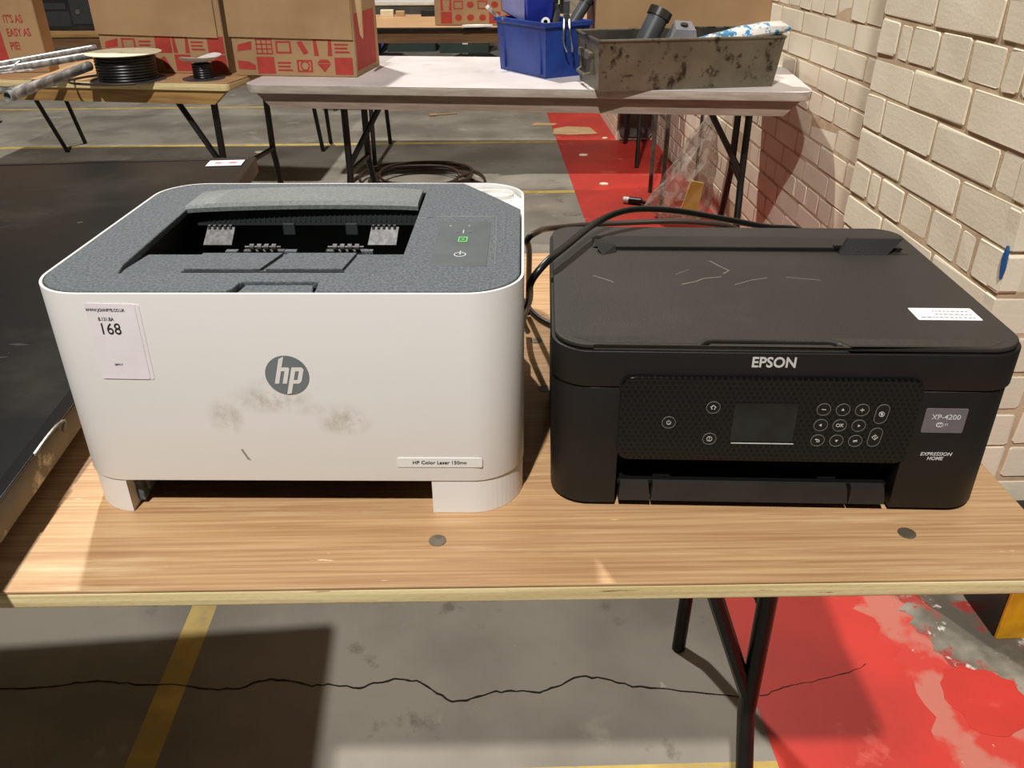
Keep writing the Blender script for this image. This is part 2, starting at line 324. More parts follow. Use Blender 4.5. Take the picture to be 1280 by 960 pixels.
# red walkway: sound paint, and the worn strip with an uneven edge along the wall
def jag(y0, y1, fx, amp, n, seed):
    rr = random.Random(seed); return [(fx(y0+(y1-y0)*k/n)+rr.uniform(-amp, amp), y0+(y1-y0)*k/n) for k in range(n+1)]
edge = jag(-1.0, 1.36, lambda y: 1.30-0.10*max(0, min(1, (y-0.35)/0.35))+0.25*max(0, 0.4-y), 0.012, 60, 3)
inner = jag(-1.0, 1.36, lambda y: 1.10+0.012*math.sin(17*y)+0.04*max(0,0.45-y), 0.018, 90, 5)
def zpoly(pts, z): 
    mb = MB(); mb.prism(pts, FLOOR-0.002, FLOOR+z); return mb
zpoly([(0.8115, -1.0)]+inner+[(0.8115, 1.36)], 0.0007).build('red_walkway', 'red_paint', fl)
zpoly([(1.0, -1.0)]+edge+[(1.0, 1.36)], 0.0004).build('worn_walkway_edge', 'worn_red', fl)
zpoly([(0.8115, 1.36), (1.44, 1.36), (1.44, 4.86), (0.8115, 4.86)], 0.0007).build('red_walkway', 'red_paint', fl)
zpoly([(0.8115, 4.86), (1.20, 4.86), (1.20, 12.0), (0.8115, 12.0)], 0.0007).build('red_walkway', 'red_paint', fl)
rr = random.Random(11)
zpoly([(1.16+0.05*max(0, (0.68-y)/0.3)+rr.uniform(-.012, .012), y) for y in [0.44+0.012*k for k in range(20)]]+[(1.20, 0.68), (1.9, 0.68), (1.9, 0.30), (1.33, 0.38)], 0.0009).build('bare_patch', 'rough_concrete', fl)
pt = []
for k in range(26):
    a = 2*PI*k/26; q = 1+rr.uniform(-.16, .16); pt.append((1.225+0.075*q*math.cos(a), 0.40+0.075*q*math.sin(a)))
zpoly(pt, 0.0011).build('red_repair_patch', 'red_paint', fl)
for x0, x1, y, wd in ((-0.2, 0.8115, 0.266, 0.045), (-3.4, 0.8115, 3.665, 0.05), (-4.2, 0.83, 4.83, 0.05), (-4.5, -0.1, 6.15, 0.05)):
    ribbon([(x0, y), (x0*0.5+x1*0.5, y+0.002), (x1, y)], wd).build('yellow_line', 'yellow_line', fl)
ribbon([(-0.232, 1.6), (-0.232, 0.7), (-0.230, 0.3), (-0.23, -1.2)], 0.050).build('yellow_line', 'yellow_line', fl)
CR = [(-1.1, 0.49), (-0.8, 0.47), (-0.54, 0.482), (-0.455, 0.483), (-0.41, 0.491), (-0.359, 0.494), (-0.30, 0.486), (-0.21, 0.479), (-0.157, 0.468), (-0.107, 0.47), (-0.068, 0.487), (-0.02, 0.484), (0.022, 0.471), (0.06, 0.472), (0.109, 0.463), (0.14, 0.474), (0.179, 0.482), (0.21, 0.474), (0.239, 0.454), (0.276, 0.425), (0.31, 0.43), (0.354, 0.445), (0.39, 0.446), (0.432, 0.439), (0.46, 0.452), (0.508, 0.476), (0.55, 0.468), (0.599, 0.449), (0.662, 0.439), (0.753, 0.426), (0.787, 0.417), (0.838, 0.422), (0.87, 0.437), (0.903, 0.443), (0.95, 0.452), (1.0, 0.467), (1.053, 0.488)]
fine = []; wds = []; rr = random.Random(4)
for a, b in zip(CR, CR[1:]):
    for k in range(4):
        t = k/4; fine.append((a[0]+(b[0]-a[0])*t, a[1]+(b[1]-a[1])*t+rr.uniform(-.0022, .0022))); wds.append(rr.uniform(0.0012, 0.0036)*(0.5 if a[0] > 0.6 else 1))
c_ = ribbon(fine, wds); c_.xf(Matrix.Translation((0, 0, 0.0007))); c_.build('crack', 'crack', fl)

# ---- brick walls: mortar bed plus each brick a part of it
def brick_mesh(L_, H, seed, dep=0.03, ch=0.0011, jit=0.0028):
    """brick lying along +x, face towards -y, origin at the lower left front"""
    r_ = random.Random(seed); bm = bmesh.new()
    def j(): return r_.uniform(-jit, jit)
    o = [(0+j(), H*0+j()), (L_+j(), j()), (L_+j(), H+j()), (j(), H+j())]
    outer = []
    cc = 0.006
    cx, cz = L_/2, H/2
    for (x, z) in o:       # clipped corners
        sx = -1 if x > cx else 1; sz = -1 if z > cz else 1
        p, q = (x+sx*cc*r_.uniform(.3, 1), z), (x, z+sz*cc*r_.uniform(.3, 1))
        outer += [q, p] if (sx*sz > 0) else [p, q]
    back = [bm.verts.new((x, dep, z)) for x, z in outer]
    mid = [bm.verts.new((x, ch, z)) for x, z in outer]
    fr = [bm.verts.new((x+(cx-x)/abs(cx-x)*ch*.9, r_.uniform(-.0008, .0008), z+(cz-z)/abs(cz-z)*ch*.9)) for x, z in outer]
    n = len(outer)
    for A, B in ((back, mid), (mid, fr)):
        for k in range(n): bm.faces.new((A[k], A[(k+1) % n], B[(k+1) % n], B[k]))
    bm.faces.new(fr)
    bmesh.ops.recalc_face_normals(bm, faces=bm.faces[:])
    me = bpy.data.meshes.new('brick'); bm.to_mesh(me); bm.free(); me.materials.append(M['brick'])
    for p in me.polygons: p.use_smooth = False
    return me
BM = {}
def brick_of(L_):
    k = round(L_, 3)
    if k not in BM: BM[k] = [brick_mesh(k, 0.066, 100*i+int(k*1000)) for i in range(3)]
    return random.choice(BM[k])
def lay(parent, origin, udir, rows, proud=0.0012, course=0.075, joint=0.010):
    """rows: list of (z, [lengths], start offset); udir unit vector along the wall; bricks face udir rotated -90 degrees"""
    ang = math.atan2(udir[1], udir[0]); n = 0
    nx, ny = math.sin(ang), -math.cos(ang)
    for z, lens, off in rows:
        u = off
        for L_ in lens:
            o = bpy.data.objects.new('brick', brick_of(L_)); COL.objects.link(o); o.parent = parent
            pr = proud+random.uniform(-.001, .0018)
            o.location = (origin[0]+udir[0]*u+nx*pr, origin[1]+udir[1]*u+ny*pr, z+random.uniform(-.001, .001)); o.rotation_euler = (0, random.uniform(-.006, .006), ang)
            u += L_+joint; n += 1
    return n
def zrows(zmin, zmax):
    k = math.floor((zmin-0.201)/0.075)
    while 0.201+0.075*k < zmax:
        z = 0.201+0.075*k
        if z+0.066 > zmin: yield k, z+0.0045
        k += 1
# main wall, face at x = 1.44 towards -x
wr = struct(MB().box(1.445, 1.70, 1.25, 5.0, FLOOR, 2.2).build('wall_right', 'mortar'))
rows = []
y_start = 1.27
for k, z in zrows(FLOOR, 0.42):
    hdr = (k % 4 == 0); y = y_start+(0.0 if hdr else (0.06 if k % 2 else 0.17)); lens = []
    if not hdr:
        pass
    Ls = 0.1025 if hdr else 0.215; ylim = 2.95 if hdr else 3.92
    yy = y
    while yy < ylim: lens.append(Ls); yy += Ls+0.010
    if not hdr: rows.append((z, [0.05 if k % 2 else 0.16]+lens, None)); rows[-1] = (z, rows[-1][1], y-(0.05 if k % 2 else 0.16)-0.01)
    else: rows.append((z, lens, y))
# courses run from far to near so that the faces look towards -x
R2 = []
for z, lens, off in rows:
    tot = sum(lens)+0.01*(len(lens)-1); R2.append((z, lens[::-1], -(off+tot)))
nb = lay(wr, (1.445, 0.0, 0), (0, -1), R2)
# remaining bricks of the same wall, joined
def brick_field(name, parent, boxes):
    mb = MB()
    for (x0, x1, y0, y1, z0, z1) in boxes: mb.box(x0, x1, y0, y1, z0, z1)
    o = mb.build(name, 'brick', parent); o['kind'] = 'stuff'; return o
bx = []
for k, z in zrows(FLOOR, 2.1):
    hdr = (k % 4 == 0); Ls = 0.1025 if hdr else 0.215
    y = (1.27 if z > 0.42 else 2.0) ; y = y if z > 0.42 else (3.0 if hdr else 4.05)
    y += 0 if k % 2 else 0.11
    while y < 4.84: bx.append((1.440, 1.46, y, min(y+Ls, 4.855), z, z+0.066)); y += Ls+0.01
brick_field('brick_courses', wr, bx)
# pier beyond, face x = 1.20 from y = 4.86
wp = struct(MB().box(1.205, 1.70, 4.86, 9.0, FLOOR, 2.2).build('wall_far_pier', 'mortar'))
bx = []
for k, z in zrows(FLOOR, 2.1):
    y = 4.862+(0 if k % 2 else 0.0); Ls = 0.215
    first = 0.10 if k % 2 else 0.215
    bx.append((1.200, 1.22, y, y+first, z, z+0.066)); y += first+0.01
    while y < 8.8: bx.append((1.200, 1.22, y, y+Ls, z, z+0.066)); y += Ls+0.01
brick_field('brick_courses', wp, bx)
MB().prism(rrect(1.215, 1.425, -0.73, 1.2, 0.03), 4.835, 4.858, 'y').build('grey_panel', 'panelgrey', wp)
MB().tube([(1.215, 4.832, -0.745), (1.39, 4.832, -0.745), (1.42, 4.832, -0.71), (1.42, 4.832, 1.0)], 0.006, 6).build('panel_rim', 'chrome', wp)
# near pier: face x = 1.20, y 0.665 .. 1.30
pier = struct(MB().box(1.206, 1.60, 0.671, 1.30, FLOOR, 2.2).build('wall_pier', 'mortar'))
rowsA = []; rowsB = []
for k, z in zrows(FLOOR, 2.1):
    kk = k % 4
    if kk == 0: A = [0.085, 0.045, 0.1025, 0.1025, 0.1025, 0.045, 0.0925]; B = [0.1025, 0.045, 0.1025, 0.1025]
    elif kk == 1: A = [0.215, 0.215, 0.185]; B = [0.1025, 0.215, 0.06]
    elif kk == 2: A = [0.085, 0.215, 0.215, 0.09]; B = [0.215, 0.165]
    else: A = [0.18, 0.215, 0.215]; B = [0.1025, 0.215, 0.06]
    tot = sum(A)+0.01*(len(A)-1)
    rowsA.append((z, A, -(1.30)+0.0)); rowsB.append((z, B, 0.0))
lay(pier, (1.206, 0.0, 0), (0, -1), rowsA, proud=0.0016)
lay(pier, (1.204, 0.671, 0), (1, 0), rowsB, proud=0.0016)
MB().prism([(0.668, -0.028), (0.674, -0.012), (0.677, -0.035), (0.674, -0.052), (0.668, -0.068), (0.6655, -0.05)], 1.1985, 1.204, 'x').build('blue_paint_mark', 'bluepaint', pier)
struct(MB().box(-9, 4, 19.8, 20, FLOOR, 4.5).build('wall_back', 'backwall'))
# conduit on the wall
MB().cyl((1.430, 3.62, FLOOR), (1.430, 3.62, 0.3), 0.008, 8).build('conduit', 'brown_cable', wr)

# ================================================================ TABLES
def make_table(name, label, loc, rz, L_, D, tops=('wood', 'ply', 'pine'), th=0.018, rail=(0.035, 0.045), legs=((-0.113, 1), (-1.71, -1)), up=(0.31, 0.47), foot=(0.13, 0.635), kink=-0.5, corner=0.02, thin=0.0125, legmat='black_leg', brace_v=0):
    t = thing(name, label, 'table', (loc[0], loc[1], FLOOR), rz); z0 = -FLOOR
    plate('tabletop', [rrect(-L_, 0, 0, D, corner)], z0-0.0025, z0, tops[0], t, bev=0.0006)
    plate('plywood_edge', [rrect(-L_+0.0003, -0.0003, 0.0003, D-0.0003, corner)], z0-th, z0-0.0025, tops[1], t, bev=0.0025)
    a, h = rail
    mb = MB(); zt = z0-th; zb = zt-h
    for s0, s1, q0, q1 in ((-L_+a, -a, a, a+0.022), (-L_+a, -a, D-a-0.022, D-a)):
        mb.hexa([(s0+0.05, q0, zb), (s1-0.05, q0, zb), (s1-0.05, q1, zb), (s0+0.05, q1, zb)], [(s0, q0, zt), (s1, q0, zt), (s1, q1, zt), (s0, q1, zt)])
    mb.build('rail', tops[2], t)
    for u, dr in legs:
        for vu, vf, kz in zip(up, foot, kink if isinstance(kink, tuple) else (kink, kink)):
            MB().tube([(u, vu, zt), (u, vu, z0+kz+0.02), (u, vu+(vf-vu)*0.12, z0+kz-0.02), (u-0.01*dr, vf, 0.0)], thin, 10).build('leg', legmat, t, smooth=True)
        MB().tube([(u, up[0], z0-0.33), (u, up[1], z0-0.33)], thin*0.8, 8).build('crossbar', legmat, t, smooth=True)
        v = up[brace_v]; kink_b = kink[0] if isinstance(kink, tuple) else kink
        MB().tube([(u-0.005*dr, v, z0+kink_b+0.06), (u-0.17*dr, v+0.01, z0-th-0.002)], thin*0.85, 8).build('brace', legmat, t, smooth=True)
    return t
near = make_table('trestle_table', 'wood-topped folding trestle table with a pale plywood edge carrying both printers', (0.8135, -0.112), math.radians(-0.93), 1.83, 0.745, rail=(0.12, 0.03), up=(0.31, 0.672), foot=(0.185, 0.645), kink=(-0.545, -0.62))
for x, y in ((0.309, -0.050), (0.699, -0.055), (0.412, 0.326), (0.414, 0.204)):
    p = Matrix.Rotation(math.radians(0.93), 4, 'Z') @ Vector((x-0.8135, y+0.112, 0))
    MB().cyl((p.x, p.y, -FLOOR-0.004), (p.x, p.y, -FLOOR+0.0006), 0.0073, 24).build('bolt_head', 'bolt', near)
white = make_table('trestle_table', 'white-topped scuffed folding table against the brick wall, holding the grey metal tray', (1.372, 2.045), math.radians(-8.2), 1.84, 0.74,
                   tops=('white_top', 'white_rim', 'greyrail'), th=0.028, rail=(0.03, 0.05), legs=((-0.16, 1), (-1.56, -1)), up=(0.19, 0.44), foot=(0.08, 0.62), kink=-0.36, corner=0.05)
woodb = make_table('trestle_table', 'wooden folding table at left carrying cable reels and aluminium tubes', (-0.505, 2.335), math.radians(-6.5)+math.radians(-4), 1.83, 0.66,
                   tops=('wood', 'ply', 'pine'), th=0.026, rail=(0.01, 0.045), legs=((-0.10, 1), (-1.5, -1)), up=(0.08, 0.50), foot=(0.03, 0.6), kink=-0.36, corner=0.02)
third = make_table('trestle_table', 'brown folding table in the row behind, holding the red-printed box', (1.30, 4.07), math.radians(-2.5), 1.85, 0.76,
                   tops=('wood', 'black_leg', 'brown_rail'), th=0.02, rail=(0.02, 0.06), legs=((-0.08, 1), (-1.6, -1)), up=(0.15, 0.6), foot=(0.06, 0.68), kink=-0.30)
thirdb = make_table('trestle_table', 'wooden folding table in the row behind at far left under the dark casing', (-0.62, 4.02), math.radians(-2.0), 1.85, 0.76,
                   tops=('wood', 'pine', 'brown_rail'), th=0.03, rail=(0.01, 0.05), legs=((-0.05, 1), (-1.66, -1)), up=(0.42, 0.74), foot=(0.62, 0.86), kink=-0.40)
fourth = make_table('trestle_table', 'farthest table with a bright front edge, beyond the red-printed box', (0.9, 5.86), 0, 1.83, 0.74,
                   tops=('white_top', 'reel_card', 'panelgrey'), th=0.02, rail=(0.01, 0.09), legs=((-0.1, 1), (-1.7, -1)), up=(0.2, 0.5), foot=(0.1, 0.65))

# ================================================================ LASER PRINTER (left)
HP = thing('laser_printer', 'white laser printer with a grey top and a lot sticker on its front', 'printer', (0, 0, 0), math.radians(-2.5))
W, D, H, R = 0.382, 0.309, 0.2044, 0.045
out = rrect(0, W, 0, D, R, 12); inn = rrect(0.0024, W-0.0024, 0.0024, D-0.0024, R-0.0024, 12)
plate('body', [out, inn], 0.034, H, grimy_white(), HP, bev=0.0006)
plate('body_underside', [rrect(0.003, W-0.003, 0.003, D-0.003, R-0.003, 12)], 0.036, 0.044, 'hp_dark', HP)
# feet: front corner blocks and a dark recess in between
def foot(x0, x1, name='foot'):
    left = x0 < 0.1
    pts = rrect(0.001, W-0.001, 0.001, D-0.001, R, 12)
    if left:
        poly = [p for p in rrect(0.001, 0.5, 0.001, D-0.001, R, 12) if p[0] < 0.1]
        q = [(x1, 0.001)] + [(x1, D-0.001)]
        arcF = [(0.001+R+R*math.cos(math.radians(a)), 0.001+R+R*math.sin(math.radians(a))) for a in range(180, 271, 6)]
        arcF = [p for p in arcF if p[0] <= x1]
        if arcF[-1][0] < x1: arcF.append((x1, 0.001))
        poly = arcF+[(x1, 0.02), (x1+0.02, 0.06), (x1+0.02, D-0.02), (0.001+0.01, D-0.02)]
        poly = arcF+[(x1, 0.30), (0.001, 0.30)]
    else:
        arc = [(W-0.001-R+R*math.cos(math.radians(a)), 0.001+R+R*math.sin(math.radians(a))) for a in range(270, 361, 6)]
        poly = [(x0, 0.001)]+arc+[(W-0.001, 0.30), (x0, 0.30)]
    MB().prism(poly, 0.0, 0.0332, 'z', bev=0.0005).build(name, 'hp_white', HP)
foot(0.0, 0.0435); foot(0.304, W)
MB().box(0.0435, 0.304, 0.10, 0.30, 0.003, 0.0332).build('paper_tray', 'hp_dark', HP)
MB().box(0.0445, 0.050, 0.012, 0.045, 0.004, 0.03, 0.001).box(0.05, 0.054, 0.018, 0.035, 0.012, 0.022, 0.001).build('tray_latch', 'hp_grey', HP)
# grey top cover with notch, output opening and cut corner
e = 0.0034
def cover_outline():
    pts = []
    q = R-e
    for a in range(180, 271, 8): pts.append((e+q+q*math.cos(math.radians(a)), e+q+q*math.sin(math.radians(a))))
    pts += [(0.1575, e), (0.1605, 0.008), (0.1625, 0.020), (0.1655, 0.0235), (0.2215, 0.0235), (0.2235, 0.021), (0.2245, 0.008), (0.2245, e)]
    for a in range(270, 361, 8): pts.append((W-e-q+q*math.cos(math.radians(a)), e+q+q*math.sin(math.radians(a))))
    pts += [(W-e, 0.212), (0.350, 0.258), (0.318, D-e)]
    for a in range(90, 181, 8): pts.append((e+q+q*math.cos(math.radians(a)), D-e-q+q*math.sin(math.radians(a))))
    return pts
hole = [(0.060, 0.041), (0.270, 0.041), (0.281, 0.060), (0.281, 0.272), (0.062, 0.272), (0.052, 0.262), (0.056, 0.060)]
cover = plate('top_cover', [cover_outline(), hole], H-0.006, H+0.0006, 'hp_grey', HP, bev=0.0012)
MB().prism([(0.1645, 0.0045), (0.1675, 0.0215), (0.2195, 0.0215), (0.2225, 0.0045)], H-0.008, H-0.0015, 'z', bev=0.001).build('cover_tab', 'hp_grey', HP)
# interior: side walls, ramp, slot, rollers
MB().box(0.048, 0.0515, 0.036, 0.276, 0.12, H-0.006).box(0.2825, 0.286, 0.036, 0.276, 0.12, H-0.006).box(0.048, 0.286, 0.272, 0.276, 0.12, H-0.001).box(0.05, 0.285, 0.036, 0.276, 0.118, 0.121).build('slot_housing', 'hp_dark', HP)
MB().hexa([(0.052, 0.036, 0.185), (0.282, 0.036, 0.185), (0.282, 0.105, 0.180), (0.052, 0.105, 0.180)], [(0.052, 0.036, H-0.0012), (0.282, 0.036, H-0.0012), (0.282, 0.107, 0.1965), (0.052, 0.107, 0.1965)]).build('output_ramp', 'hp_grey', HP)
MB().box(0.052, 0.282, 0.1035, 0.107, 0.12, 0.1955).build('ramp_face', 'hp_dark', HP)
def ramp_z(y): return (H-0.0012)+(0.1965-(H-0.0012))*(y-0.036)/(0.107-0.036)
def flap(x0, x1, xa, xb, y0=0.052, y1=0.103):
    b = [(x0, y0, ramp_z(y0)), (x1, y0, ramp_z(y0)), (xb, y1, ramp_z(y1)), (xa, y1, ramp_z(y1))]
    MB().hexa([(p[0], p[1], p[2]-0.001) for p in b], [(p[0], p[1], p[2]+0.0026) for p in b]).build('paper_stop', 'hp_grey', HP)
flap(0.108, 0.1695, 0.106, 0.1745); flap(0.1745, 0.236, 0.1795, 0.238)
# dark gap under the stops' front lip
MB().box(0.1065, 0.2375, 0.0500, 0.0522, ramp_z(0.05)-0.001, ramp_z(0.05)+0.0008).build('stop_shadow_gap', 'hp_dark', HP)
# slightly lifted rear lid over the slot
nb_ = 14; lid = MB(); top = []; bot = []
for i in range(nb_+1):
    t = i/nb_; x = 0.0515+t*(0.2785-0.0515); lift = 0.0045*math.sin(PI*t)**0.7+0.002*t
    top.append([(x, 0.2125+0.004*t, H+0.0005+lift*0.6), (x, 0.216+0.004*t, H+0.003+lift*0.8), (x, 0.266, H+0.0025+lift)]); bot.append([(x, 0.2125+0.004*t, H-0.0035+lift*0.6), (x, 0.266, H-0.0015)])
vt = [[lid.bm.verts.new(p) for p in r_] for r_ in top]; vb = [[lid.bm.verts.new(p) for p in r_] for r_ in bot]
for i in range(nb_):
    for k in range(2): lid.bm.faces.new((vt[i][k], vt[i+1][k], vt[i+1][k+1], vt[i][k+1]))
    lid.bm.faces.new((vb[i][0], vb[i+1][0], vt[i+1][0], vt[i][0])); lid.bm.faces.new((vt[i][2], vt[i+1][2], vb[i+1][1], vb[i][1])); lid.bm.faces.new((vb[i][0], vb[i][1], vb[i+1][1], vb[i+1][0]))
for q in (0, nb_): lid.bm.faces.new((vb[q][0], vt[q][0], vt[q][1], vt[q][2], vb[q][1]))
lid.build('rear_lid', 'hp_flap', HP, smooth=True)
rb = MB(); rb.box(0.058, 0.279, 0.221, 0.224, 0.186, H-0.002)
for k in range(44): rb.box(0.060+k*0.005, 0.0612+k*0.005, 0.2202, 0.2212, 0.190, H-0.004)
rb.build('ribbed_strip', 'rib', HP)
def guide(x0, x1, y=0.200, z=0.181):
    g = MB(); g.hexa([(x0-0.002, y-0.012, z-0.004), (x1-0.001, y-0.012, z-0.004), (x1-0.001, y-0.010, z-0.006), (x0-0.002, y-0.010, z-0.006)], [(x0+0.001, y, z+0.010), (x1+0.001, y, z+0.010), (x1+0.001, y+0.003, z+0.009), (x0+0.001, y+0.003, z+0.009)])
    for k in range(5): g.box(x0+0.003+k*(x1-x0-0.006)/4-0.0012, x0+0.003+k*(x1-x0-0.006)/4+0.0012, y-0.002, y+0.001, z+0.008, z+0.012)
    g.build('paper_guide', 'guide', HP)
guide(0.0745, 0.101); guide(0.2335, 0.260)
for xc in (0.134, 0.213):
    g = MB(); g.cyl((xc-0.017, 0.176, 0.179), (xc+0.017, 0.176, 0.179), 0.0012, 10)
    for k in range(4): g.cyl((xc-0.012+k*0.007, 0.176, 0.179), (xc-0.008+k*0.007, 0.176, 0.179), 0.0032, 14)
    g.build('exit_roller', 'guide', HP, smooth=True)
    MB().box(xc-0.020, xc+0.020, 0.176, 0.182, 0.166, 0.1755, 0.001).build('roller_carrier', 'rib', HP)
for xc, ww in ((0.1125, 0.009), (0.167, 0.009), (0.238, 0.008)):
    MB().prism([(xc-ww, 0.160), (xc-ww*0.6, 0.184), (xc+ww*0.6, 0.184), (xc+ww, 0.160)], 0.150, 0.156, 'y').build('paper_lifter', 'hp_grey', HP)
for xc in (0.150, 0.212): MB().box(xc-0.006, xc+0.006, 0.214, 0.218, 0.178, 0.190, 0.001).build('sensor_flag', 'rib', HP)
# control panel on the right
MB().tube([(0.2825, 0.184, H+0.0002), (0.290, 0.182, H+0.0006), (0.300, 0.1865, H+0.0006), (0.345, 0.1865, H+0.0006), (0.3535, 0.183, H+0.0006), (0.3565, 0.174, H+0.0006), (0.3585, 0.060, H+0.0004)], 0.0009, 6, smooth=4).build('panel_ridge', 'hp_flap', HP, smooth=True)
plate('control_panel', [rrect(0.3055, 0.3515, 0.056, 0.172, 0.002)], H-0.0005, H+0.0009, 'panel_glossy', HP, bev=0.0003)
zt = H+0.0010
def flat(name, pts, z, mt, parent, h=0.0003): return MB().prism(pts, z, z+h).build(name, mt, parent)
def ringpts(cx, cy, r, n=20, ry=None): return [(cx+r*math.cos(2*PI*k/n), cy+(ry or r)*math.sin(2*PI*k/n)) for k in range(n)]
plate('power_symbol', [ringpts(0.3285, 0.082, 0.0052), ringpts(0.3285, 0.082, 0.0043)], zt, zt+0.0003, 'lightink', HP, smooth=False)
flat('power_symbol', rrect(0.3280, 0.3290, 0.082, 0.0905, 0), zt, 'lightink', HP)
plate('green_symbol', [rrect(0.3245, 0.3325, 0.114, 0.127, 0.001), rrect(0.3255, 0.3315, 0.116, 0.125, 0.0005)], zt, zt+0.0003, 'green_mark', HP, smooth=False)
flat('green_symbol', ringpts(0.3285, 0.1205, 0.0014), zt, 'green_mark', HP)
for xx in (0.322, 0.3335):
    plate('status_symbol', [ringpts(xx, 0.142, 0.0018), ringpts(xx, 0.142, 0.0011)], zt, zt+0.0003, 'greyink', HP, smooth=False)
flat('status_symbol', rrect(0.3273, 0.3282, 0.137, 0.146, 0), zt, 'lightink', HP)
for xx in (0.315, 0.332): flat('indicator_dot', ringpts(xx, 0.158, 0.0008, 10), zt, 'lightink', HP)
# broken rear corner showing white plastic
flat('corner_shelf', [(0.300, D-0.003), (0.33, D-0.003), (0.360, 0.296), (0.372, 0.283), (0.3795, 0.265), (0.3795, 0.205), (0.37, 0.205)], H-0.006, 'hp_white', HP, 0.001)
plate('corner_socket', [ringpts(0.352, 0.276, 0.019, 24, 0.015), ringpts(0.352, 0.276, 0.0165, 24, 0.0125)], H-0.006, H-0.0015, 'hp_white', HP)
MB().tube([(0.335, 0.283, H-0.003), (0.341, 0.272, H-0.0025), (0.3425, 0.262, H-0.002)], 0.0012, 6, smooth=3).build('broken_edge', 'hp_white', HP)
MB().box(0.3765, 0.3785, 0.105, 0.165, H-0.006, H-0.0045).build('side_slot', 'hp_dark', HP)
# logo: grey disc with slanted white letters
cx, cz, r_ = 0.1955, 0.1355, 0.0172
disc = plate('logo_disc', [ringpts(cx, cz, r_, 48)], -0.0006, -0.0001, 'logo_grey', HP, axis='y', smooth=False)
def sl(pts): return [(cx+(x+0.27*y)*r_, cz+y*r_) for x, y in pts]
def poly2(name, pts, y0, y1, mt, parent): return MB().prism(pts, y0, y1, 'y').build(name, mt, parent)
mb = MB()
for P_ in ([(-.50, -.42), (-.30, -.42), (-.30, .955), (-.50, .84)], [(-.30, .22), (-.30, .40), (.00, .40), (.06, .34), (.06, -.42), (-.14, -.42), (-.14, .22)],
           [(.15, -.985), (.35, -.93), (.35, .40), (.15, .40)], [(.35, .22), (.35, .40), (.62, .40), (.72, .30), (.72, -.30), (.62, -.42), (.35, -.42), (.35, -.25), (.52, -.25), (.52, .22)]):
    mb.prism(sl(P_), -0.0010, -0.0005, 'y')
mb.build('logo_letters', 'hp_white', HP)
# name plate
plate('name_plate', [rrect(0.2765, 0.3475, 0.0485, 0.0580, 0.0015)], -0.0007, 0.0002, 'hp_white', HP, bev=0.0003, axis='y')
text('model_name', 'HP Color Laser 150nw', 0.0046, (0.3118, -0.00085, 0.0533), 'ink', HP, sx=1.05, bold=0.00004)
# lot sticker (two layers), slightly askew
rot = Matrix.Rotation(math.radians(-1.5), 4, 'Y')
lab = thing('sticker', '', '', (0.0505, 0, 0.134), 0); lab.parent = HP
for k in ('label', 'category'): del lab[k]
lab.name = 'lot_sticker'
lab.rotation_euler = (0, math.radians(1.0), 0)
plate('sticker_layer', [rrect(0.0045, 0.0395, -0.002, 0.0625, 0.002)], -0.0004, 0.0, 'paper', lab, axis='y')
plate('sticker_layer', [rrect(-0.0015, 0.0365, -0.0015, 0.0628, 0.002)], -0.0008, -0.0004, 'paper', lab, axis='y')
for body, sz, x, z, sx_ in (('WWW.JOHNPYE.CO.UK', 0.0034, 0.0135, 0.0575, 0.80), ('B.131.BA', 0.0040, 0.0125, 0.0500, 0.8), ('168', 0.0135, 0.0140, 0.0415, 0.85), ('05M17', 0.0022, 0.0140, 0.0112, 1)):
    text('lettering', body, sz, (x, -0.00095, z), 'ink', lab, sx=sx_)
poly2('smudge', [(0.1475, 0.0655), (0.1490, 0.066), (0.1530, 0.0570), (0.1545, 0.0545), (0.1515, 0.0560)], -0.0003, 0, 'dirt', HP)

# ================================================================ INKJET PRINTER (right)
EP = thing('inkjet_printer', 'black flatbed inkjet printer with a small screen and round buttons', 'printer', (0.4037, -0.0062, 0), math.radians(-3.82))
W2, D2 = 0.375, 0.300
rE = (0.032, 0.032, 0.028, 0.028)
full = rrect(0, W2, 0, D2, rE, 10)
# lower body: two front towers joined behind and above the tray opening
def arc(cx, cy, r, a0, a1, st=8): return [(cx+r*math.cos(math.radians(a)), cy+r*math.sin(math.radians(a))) for a in range(a0, a1+1, st)]
LB = MB()
LB.prism(arc(0.034, 0.033, 0.032, 182, 270)+[(0.057, 0.001), (0.057, 0.16), (0.002, 0.16)], 0.004, 0.1185, 'z', bev=0.0008)
LB.prism([(0.2925, 0.001)]+arc(0.341, 0.033, 0.032, 270, 358)+[(0.373, 0.16), (0.2925, 0.16)], 0.004, 0.1185, 'z', bev=0.0008)
LB.prism([(0.002, 0.159), (0.373, 0.159), (0.373, 0.27), (0.345, 0.298), (0.03, 0.298), (0.002, 0.27)], 0.004, 0.1185)
LB.box(0.056, 0.294, 0.004, 0.162, 0.054, 0.1185)
LB.build('lower_body', 'ep_black', EP, smooth=True)
MB().box(0.010, 0.052, 0.015, 0.05, 0.0, 0.004).box(0.300, 0.360, 0.015, 0.05, 0.0, 0.004).box(0.010, 0.052, 0.24, 0.28, 0.0, 0.004).box(0.3, 0.36, 0.24, 0.28, 0.0, 0.004).build('rubber_foot', 'ep_dark', EP)
plate('scanner_body', [full], 0.1197, 0.1515, 'ep_black', EP, bev=0.0010)
lid_o = []
for p in rrect(0.0025, W2-0.0025, 0.0025, D2-0.002, (0.030, 0.030, 0.026, 0.026), 10): lid_o.append(p)
k0 = next(i for i in range(len(lid_o)) if lid_o[i][1] < 0.00251 and lid_o[i][0] > 0.03)
lid_o = lid_o[:k0+0] + [(0.034, 0.0025), (0.116, 0.0025), (0.1215, 0.010), (0.127, 0.0135), (0.219, 0.0135), (0.2245, 0.010), (0.230, 0.0025)] + [p for p in lid_o[k0:]]
